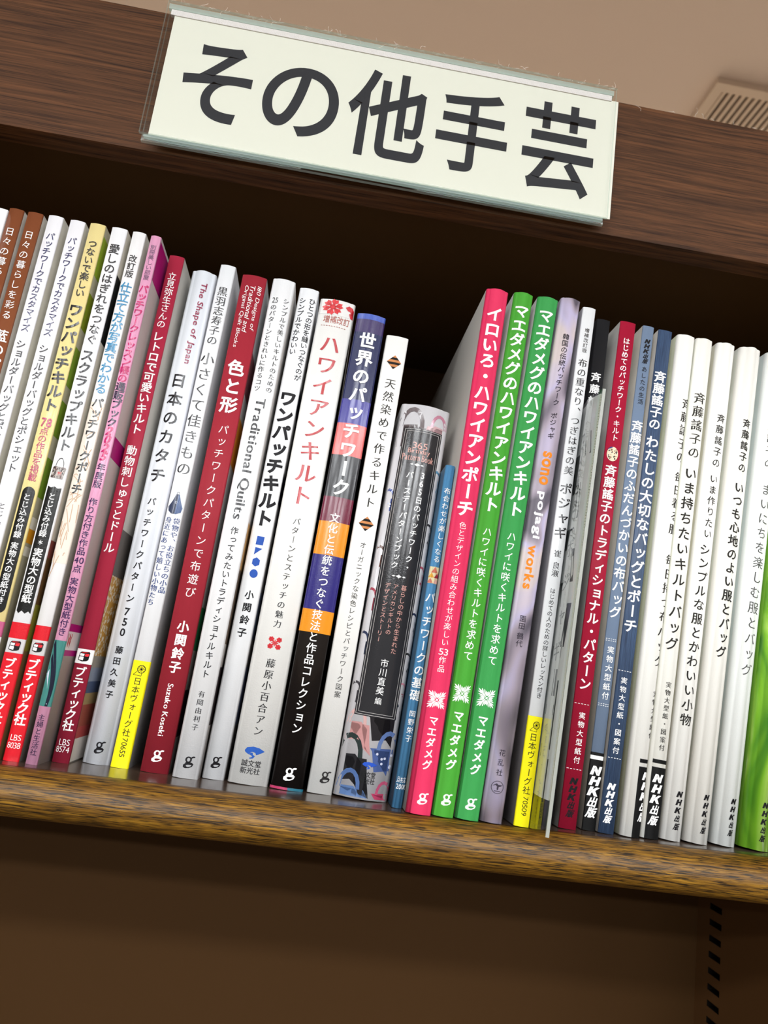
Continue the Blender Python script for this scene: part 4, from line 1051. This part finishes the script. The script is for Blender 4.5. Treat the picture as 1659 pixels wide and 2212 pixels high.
            for ins, tt in ((.0006, .00018), (.0017, .00016)):
                x0, x1, a, b = UA * w / 2 + ins, UB * w / 2 - ins, v1 + ins, v0 - ins
                for q in ((x0, a, x1, a), (x0, b, x1, b), (x0, a, x0, b), (x1, a, x1, b)):
                    n_ = 10 if q[1] == q[3] else 1
                    for i in range(n_):
                        xa, xb = q[0] + (q[2] - q[0]) * i / n_, q[0] + (q[2] - q[0]) * (i + 1) / n_
                        ya, yb = (q[1], q[3])
                        fl.add('#c9c4c2', line(xa, ya, xb, yb, tt), [(0, 1, 2, 3)], 3)
        elif t == 'Q':
            g2 = Flat(); W2 = w / 2 * .97
            def q(c, P_, L_=1): g2.add(c, [(x * W2, v * h) for x, v in P_], [tuple(range(len(P_)))], L_)
            def basket(cx, cy, s, c, c2, fl_=1, dots=None):
                k = W2 / h; S = lambda P_: [(cx + fl_ * x * s, cy + y * s * k) for x, y in P_]
                cl = lambda P_: [(max(-1, min(1, x)), max(.004, min(.996, y))) for x, y in P_]
                q(c, cl(S([(-.62, .1), (.6, .1), (.8, -1.2), (.15, -.6), (-.42, -.7)])))
                q(c, cl(S([(-.7, .14), (.5, -1.), (.85, -1.25), (.62, -.2), (.2, .2)])))
                for i in range(8):
                    a, b = math.pi * i / 8, math.pi * (i + 1) / 8
                    q(c2, cl(S([(.45 * math.cos(a), .1 + .75 * math.sin(a)), (.45 * math.cos(b), .1 + .75 * math.sin(b)), (.3 * math.cos(b), .1 + .58 * math.sin(b)), (.3 * math.cos(a), .1 + .58 * math.sin(a))])), 2)
                if dots:
                    rnd = random.Random(3)
                    for _ in range(9):
                        x, y = rnd.uniform(-.4, .5), rnd.uniform(-.5, .05); q(dots, cl(S(circ(x, y, .05, n=8))), 3)
            # the colour and place of each patch as on the photographed spine
            basket(-.5, .93, 1.15, '#5a5052', '#6a6062', 1)
            basket(.62, .94, .8, '#c8a4a8', '#b87c90', -1)
            basket(.86, .80, .62, '#4f86a8', '#4f86a8', 1)
            basket(-.93, .73, .62, '#33478c', '#33478c', -1, '#c8d0e8')
            basket(.86, .66, .55, '#2c2a2e', '#3a383c', 1)
            basket(-.9, .58, .6, '#5a3a30', '#5a3a30', 1)
            basket(.86, .55, .5, '#a8485c', '#b85468', 1)
            basket(-.95, .47, .6, '#8c3040', '#a04050', -1)
            basket(.88, .43, .5, '#22283c', '#2c3450', 1)
            basket(-.95, .36, .6, '#20283c', '#2c3450', -1)
            basket(.88, .33, .5, '#26262a', '#333', 1)
            basket(-.9, .24, .55, '#302c30', '#3c383c', 1)
            basket(.88, .26, .42, '#c07888', '#c88898', -1, '#a04858')
            basket(-.62, .165, .8, '#b98684', '#c8a09c', 1)
            basket(.5, .185, 1.1, '#221e20', '#1c2a38', 1)
            basket(-.72, .085, 1.15, '#1d1b1e', '#26302e', 1)
            basket(.72, .11, 1.0, '#46598c', '#5a70a0', 1, '#c9cde0')
            basket(-.55, .015, .95, '#54709e', '#4a6494', 1)
            basket(.8, .01, .7, '#b04060', '#b85070', 1)
            for (c, ly), (V, F) in g2.d.items():
                # subdivide long faces along x so they follow the round spine
                bm = bmesh.new(); vv = [bm.verts.new((x, 0, v)) for x, v in V]
                for F_ in F:
                    try: bm.faces.new([vv[i] for i in F_])
                    except ValueError: pass
                bmesh.ops.triangulate(bm, faces=bm.faces)
                for xx in (-.8, -.6, -.4, -.2, 0, .2, .4, .6, .8):
                    bmesh.ops.bisect_plane(bm, geom=bm.verts[:] + bm.edges[:] + bm.faces[:], plane_co=(xx * W2, 0, 0), plane_no=(1, 0, 0))
                for v in bm.verts: v.co = wrap(v.co.x, v.co.z, ly)
                me = bpy.data.meshes.new('patchwork_print'); bm.to_mesh(me); bm.free()
                link('patchwork_print', me, root, [mat('print_gloss', c, .15, coat=.6, bump=.5, bscale=160)])
            lay = 4
    def emit(fl_, name, extra=0):
        for (c, ly), (V, F) in fl_.d.items():
            # split wide glyph faces on round spines
            bm = bmesh.new(); vv = [bm.verts.new((x, 0, v)) for x, v in V]
            for F_ in F:
                try: bm.faces.new([vv[i] for i in F_])
                except ValueError: pass
            lo, hi = min(v.co.x for v in bm.verts), max(v.co.x for v in bm.verts)
            for xx, _y in seg:
                if lo < xx < hi: bmesh.ops.bisect_plane(bm, geom=bm.verts[:] + bm.edges[:] + bm.faces[:], plane_co=(xx, 0, 0), plane_no=(1, 0, 0))
            for sg in (-1, 1):
                if any(v.co.x * sg > w / 2 * .99 for v in bm.verts):
                    bmesh.ops.bisect_plane(bm, geom=bm.verts[:] + bm.edges[:] + bm.faces[:], plane_co=(sg * w / 2 * .985, 0, 0), plane_no=(sg, 0, 0), clear_outer=True)
            for v in bm.verts: v.co = wrap(v.co.x, v.co.z, ly + extra)
            me = bpy.data.meshes.new(name); bm.to_mesh(me); bm.free()
            o = link(name, me, root, [mat('ink', c, max(.2, gloss), coat=.3 if glossy else 0., bump=.12 if glossy else 0., bscale=1500)])
    for g2, l_ in patches:
        emit(g2, 'label_patch', l_)
    emit(fl, 'lettering', lay)
    for p in marks:
        _, n_, vt, vb, xc, wd, c = p
        g2 = Flat()
        for (cc, V, F, L_) in mark(n_, c):
            g2.add(cc, [(xc * mm + x * wd * mm, (vt + vb) / 2 * mm + y * (vt - vb) * mm) for x, y in V], F, L_)
        nmm = {'g': 'publisher_mark', 'cube': 'publisher_mark', 'wheel': 'publisher_mark', 'fan': 'publisher_mark', 'bird': 'publisher_mark'}.get(n_, 'picture')
        lb = dict(purse='picture of a denim purse', bag='picture of a handled bag', flower='red flower print', diamond='checkered quilt diamond', hawaii='white quilt leaf motif', snow='red snowflake motif', disc='round patchwork picture', tri='picture of pieced triangles').get(n_)
        before = set(root.children)
        emit(g2, nmm, lay)
        if lb:
            for o in root.children:
                if o not in before: o['label'] = lb
    for (v0, v1, c) in sides:
        v0, v1 = min(v0 * mm, h), max(v1 * mm, 0)
        if v0 <= v1: continue
        X = w / 2 + .00005
        mesh('side_picture', [(X, r * 1.2, v1), (X, .03, v1), (X, .03, v0), (X, r * 1.2, v0)], [(0, 1, 2, 3)], [floral() if c == '#c89a4c' else mat('print', c, .45)], root)
    if nm == 'B8':
        vs_, fs_, bb = glyph('W', .02, .02)
        v1 = [q[1] for q in sides if q[2] == '#e6e2e2'][0] * mm; v0 = [q[0] for q in sides if q[2] == '#e6e2e2'][0] * mm
        V = [(w / 2 + .0001, .0012 + (a - bb[0]) / (bb[1] - bb[0]) * .0062, v1 + (v0 - v1) * (.12 + .76 * (b - bb[2]) / (bb[3] - bb[2]))) for a, b in vs_]
        mesh('publisher_mark', V, fs_, [mat('print', '#c01824', .45)], root, label='red W mark on a white box')
    return root

for B in BOOKS: make_book(B)

# ---------------------------------------------------------------- clear sleeve with a thin booklet
M_film = bpy.data.materials.new('clear_film'); M_film.use_nodes = True
nt = M_film.node_tree
for nd in list(nt.nodes): nt.nodes.remove(nd)
out = nt.nodes.new('ShaderNodeOutputMaterial'); tr = nt.nodes.new('ShaderNodeBsdfTransparent'); gl = nt.nodes.new('ShaderNodeBsdfGlossy'); mx = nt.nodes.new('ShaderNodeMixShader'); fr = nt.nodes.new('ShaderNodeFresnel')
fr.inputs[0].default_value = 1.9; tr.inputs[0].default_value = (.95, .96, .96, 1); gl.inputs['Roughness'].default_value = .09
ge = nt.nodes.new('ShaderNodeNewGeometry'); su = nt.nodes.new('ShaderNodeMath'); su.operation = 'SUBTRACT'; su.inputs[0].default_value = 1.0; mu = nt.nodes.new('ShaderNodeMath'); mu.operation = 'MULTIPLY'
nt.links.new(ge.outputs['Backfacing'], su.inputs[1]); nt.links.new(su.outputs[0], mu.inputs[0]); nt.links.new(fr.outputs[0], mu.inputs[1]); nt.links.new(mu.outputs[0], mx.inputs[0]); nt.links.new(tr.outputs[0], mx.inputs[1]); nt.links.new(gl.outputs[0], mx.inputs[2]); nt.links.new(mx.outputs[0], out.inputs[0])
M_seam = mat('sleeve_seam', '#b9bcb4', .25, trans=.3)
M_bk = mat('booklet_cover', '#e8ebe8', .3)
M_bkink = mat('booklet_ink', '#3a403e', .35)
sl = empty('booklet_sleeve', (.1124, .3345, ZSH + .0002), 'thin grey booklet in a clear plastic sleeve, sticking out beside the black book', 'booklet', rot=(0, math.radians(2.98), 0))
SH = .2035
FLEX = [(0, 0), (.003, -.0008), (.007, -.0014), (.011, -.0016), (.016, -.0013), (.021, -.0007), (.15, -.0005)]
def flex(y):
    for (ya, xa), (yb, xb) in zip(FLEX, FLEX[1:]):
        if y <= yb: return xa + (xb - xa) * (y - ya) / (yb - ya)
    return FLEX[-1][1]
def sheet(name, x, th, y0, y1, z0, z1, mt, parent=sl, **k):
    ys = [y0] + [y for y, _ in FLEX if y0 < y < y1] + [y1]; n = len(ys)
    v = [(x + dx + flex(y), y, z) for dx in (0, th) for z in (z0, z1) for y in ys]
    f = []
    for i in range(n - 1):
        f += [(i, n + i, n + i + 1, i + 1), (2 * n + i, 2 * n + i + 1, 3 * n + i + 1, 3 * n + i), (i, i + 1, 2 * n + i + 1, 2 * n + i), (n + i, 3 * n + i, 3 * n + i + 1, n + i + 1)]
    f += [(0, 2 * n, 3 * n, n), (n - 1, 2 * n - 1, 4 * n - 1, 3 * n - 1)]
    return mesh(name, v, f, [mt], parent, **k)
sheet('sleeve_sheet', -.0008, .0001, 0, .15, 0, SH, M_film)
sheet('sleeve_sheet', .0007, .0001, 0, .15, 0, SH, M_film)
v, f = boxdata(-.0007, .0008, -.0005, .0, .0, SH)
mesh('sleeve_seam', v, f, [M_seam], sl)
bk = sheet('booklet', -.0005, .001, .0014, .148, .0145, SH - .002, M_bk)
v, f = [], []
zz = .0148
while zz < SH - .003:
    q, g = boxdata(-.0009, .0001, .0008 + (.0002 if int(zz * 1e4) % 2 else 0), .0014, zz, zz + .0011, len(v)); v += q; f += g; zz += .0014
mesh('page_edge', v, f, [M_page], sl, kind='stuff', label='crimped white page edges')
g2 = Flat()
rnd = random.Random(12)
for (y, z, wd, hh, k) in ((.006, .178, .006, .012, .4), (.016, .165, .012, .02, .8), (.010, .150, .004, .018, .2), (.014, .132, .016, .010, 1.), (.006, .118, .003, .016, .3), (.012, .105, .010, .012, .9), (.007, .09, .004, .02, -.2), (.014, .078, .014, .006, 0), (.010, .064, .004, .012, .0), (.013, .052, .012, .0045, 0), (.006, .050, .001, .03, .0), (.012, .034, .012, .0055, 0), (.006, .022, .001, .018, 0)):
    g2.add('d', [(y - wd / 2, z - hh / 2), (y + wd / 2, z - hh / 2), (y + wd / 2 + k * hh * .5, z + hh / 2), (y - wd / 2 + k * hh * .5, z + hh / 2)], [(0, 1, 2, 3)])
fs_ = Flat(); put_vertical(fs_, 'ポジャギ', .135, .07, .009, .62, 'd', 0, 'm', 0); put_row(fs_, 'POJAGI', .006, .165, .04, .006, 'd', 0, '', True)
V, F = g2.d[('d', 0)]
mesh('cover_print', [(-.00056 + flex(max(.0015, y)), max(.0015, y), z) for y, z in V], F, [M_bkink], bk)
V, F = fs_.d[('d', 3)]
mesh('lettering', [(-.00058 + flex(.022 - y), .022 - y, z) for y, z in V], F, [mat('booklet_grey', '#6f7472', .35)], bk)

# ---------------------------------------------------------------- lint fibres on the sign and header
rnd = random.Random(21)
def fibres(name, spots, label):
    vs, fs = [], []
    for (x, y, z) in spots:
        p = Vector((x, y, z)); d = Vector((rnd.uniform(-1, 1), rnd.uniform(-.3, .1), rnd.uniform(.3, 1))).normalized()
        prev = None
        for i in range(rnd.randint(3, 7)):
            b = len(vs)
            t = .00006
            vs.extend([(p.x - t, p.y, p.z), (p.x + t, p.y, p.z - t), (p.x, p.y - t, p.z + t)])
            if prev is not None:
                for k in range(3): fs.append((prev + k, prev + (k + 1) % 3, b + (k + 1) % 3, b + k))
            prev = b
            d = (d + Vector((rnd.uniform(-1, 1), 0, rnd.uniform(-.9, .5)))).normalized()
            p = p + d * .0009
    o = mesh(name, vs, fs, [mat('lint', '#e6dcd2', .9)])
    o['kind'] = 'stuff'; o['label'] = label; o['category'] = 'lint'
fibres('lint_fibres', [(rnd.uniform(sx0, sx1), .3455, OZ + sz1 + .0002) for _ in range(90)], 'fine white lint fibres along the top edge of the sign')
fibres('lint_fibres', [(rnd.choice([rnd.uniform(-.26, -.125), rnd.uniform(.125, .24)]), .3552, OZ + .3275) for _ in range(24)], 'sparse pale lint on the top edge of the header board')

bpy.data.objects.remove(_to); bpy.data.curves.remove(_tc)
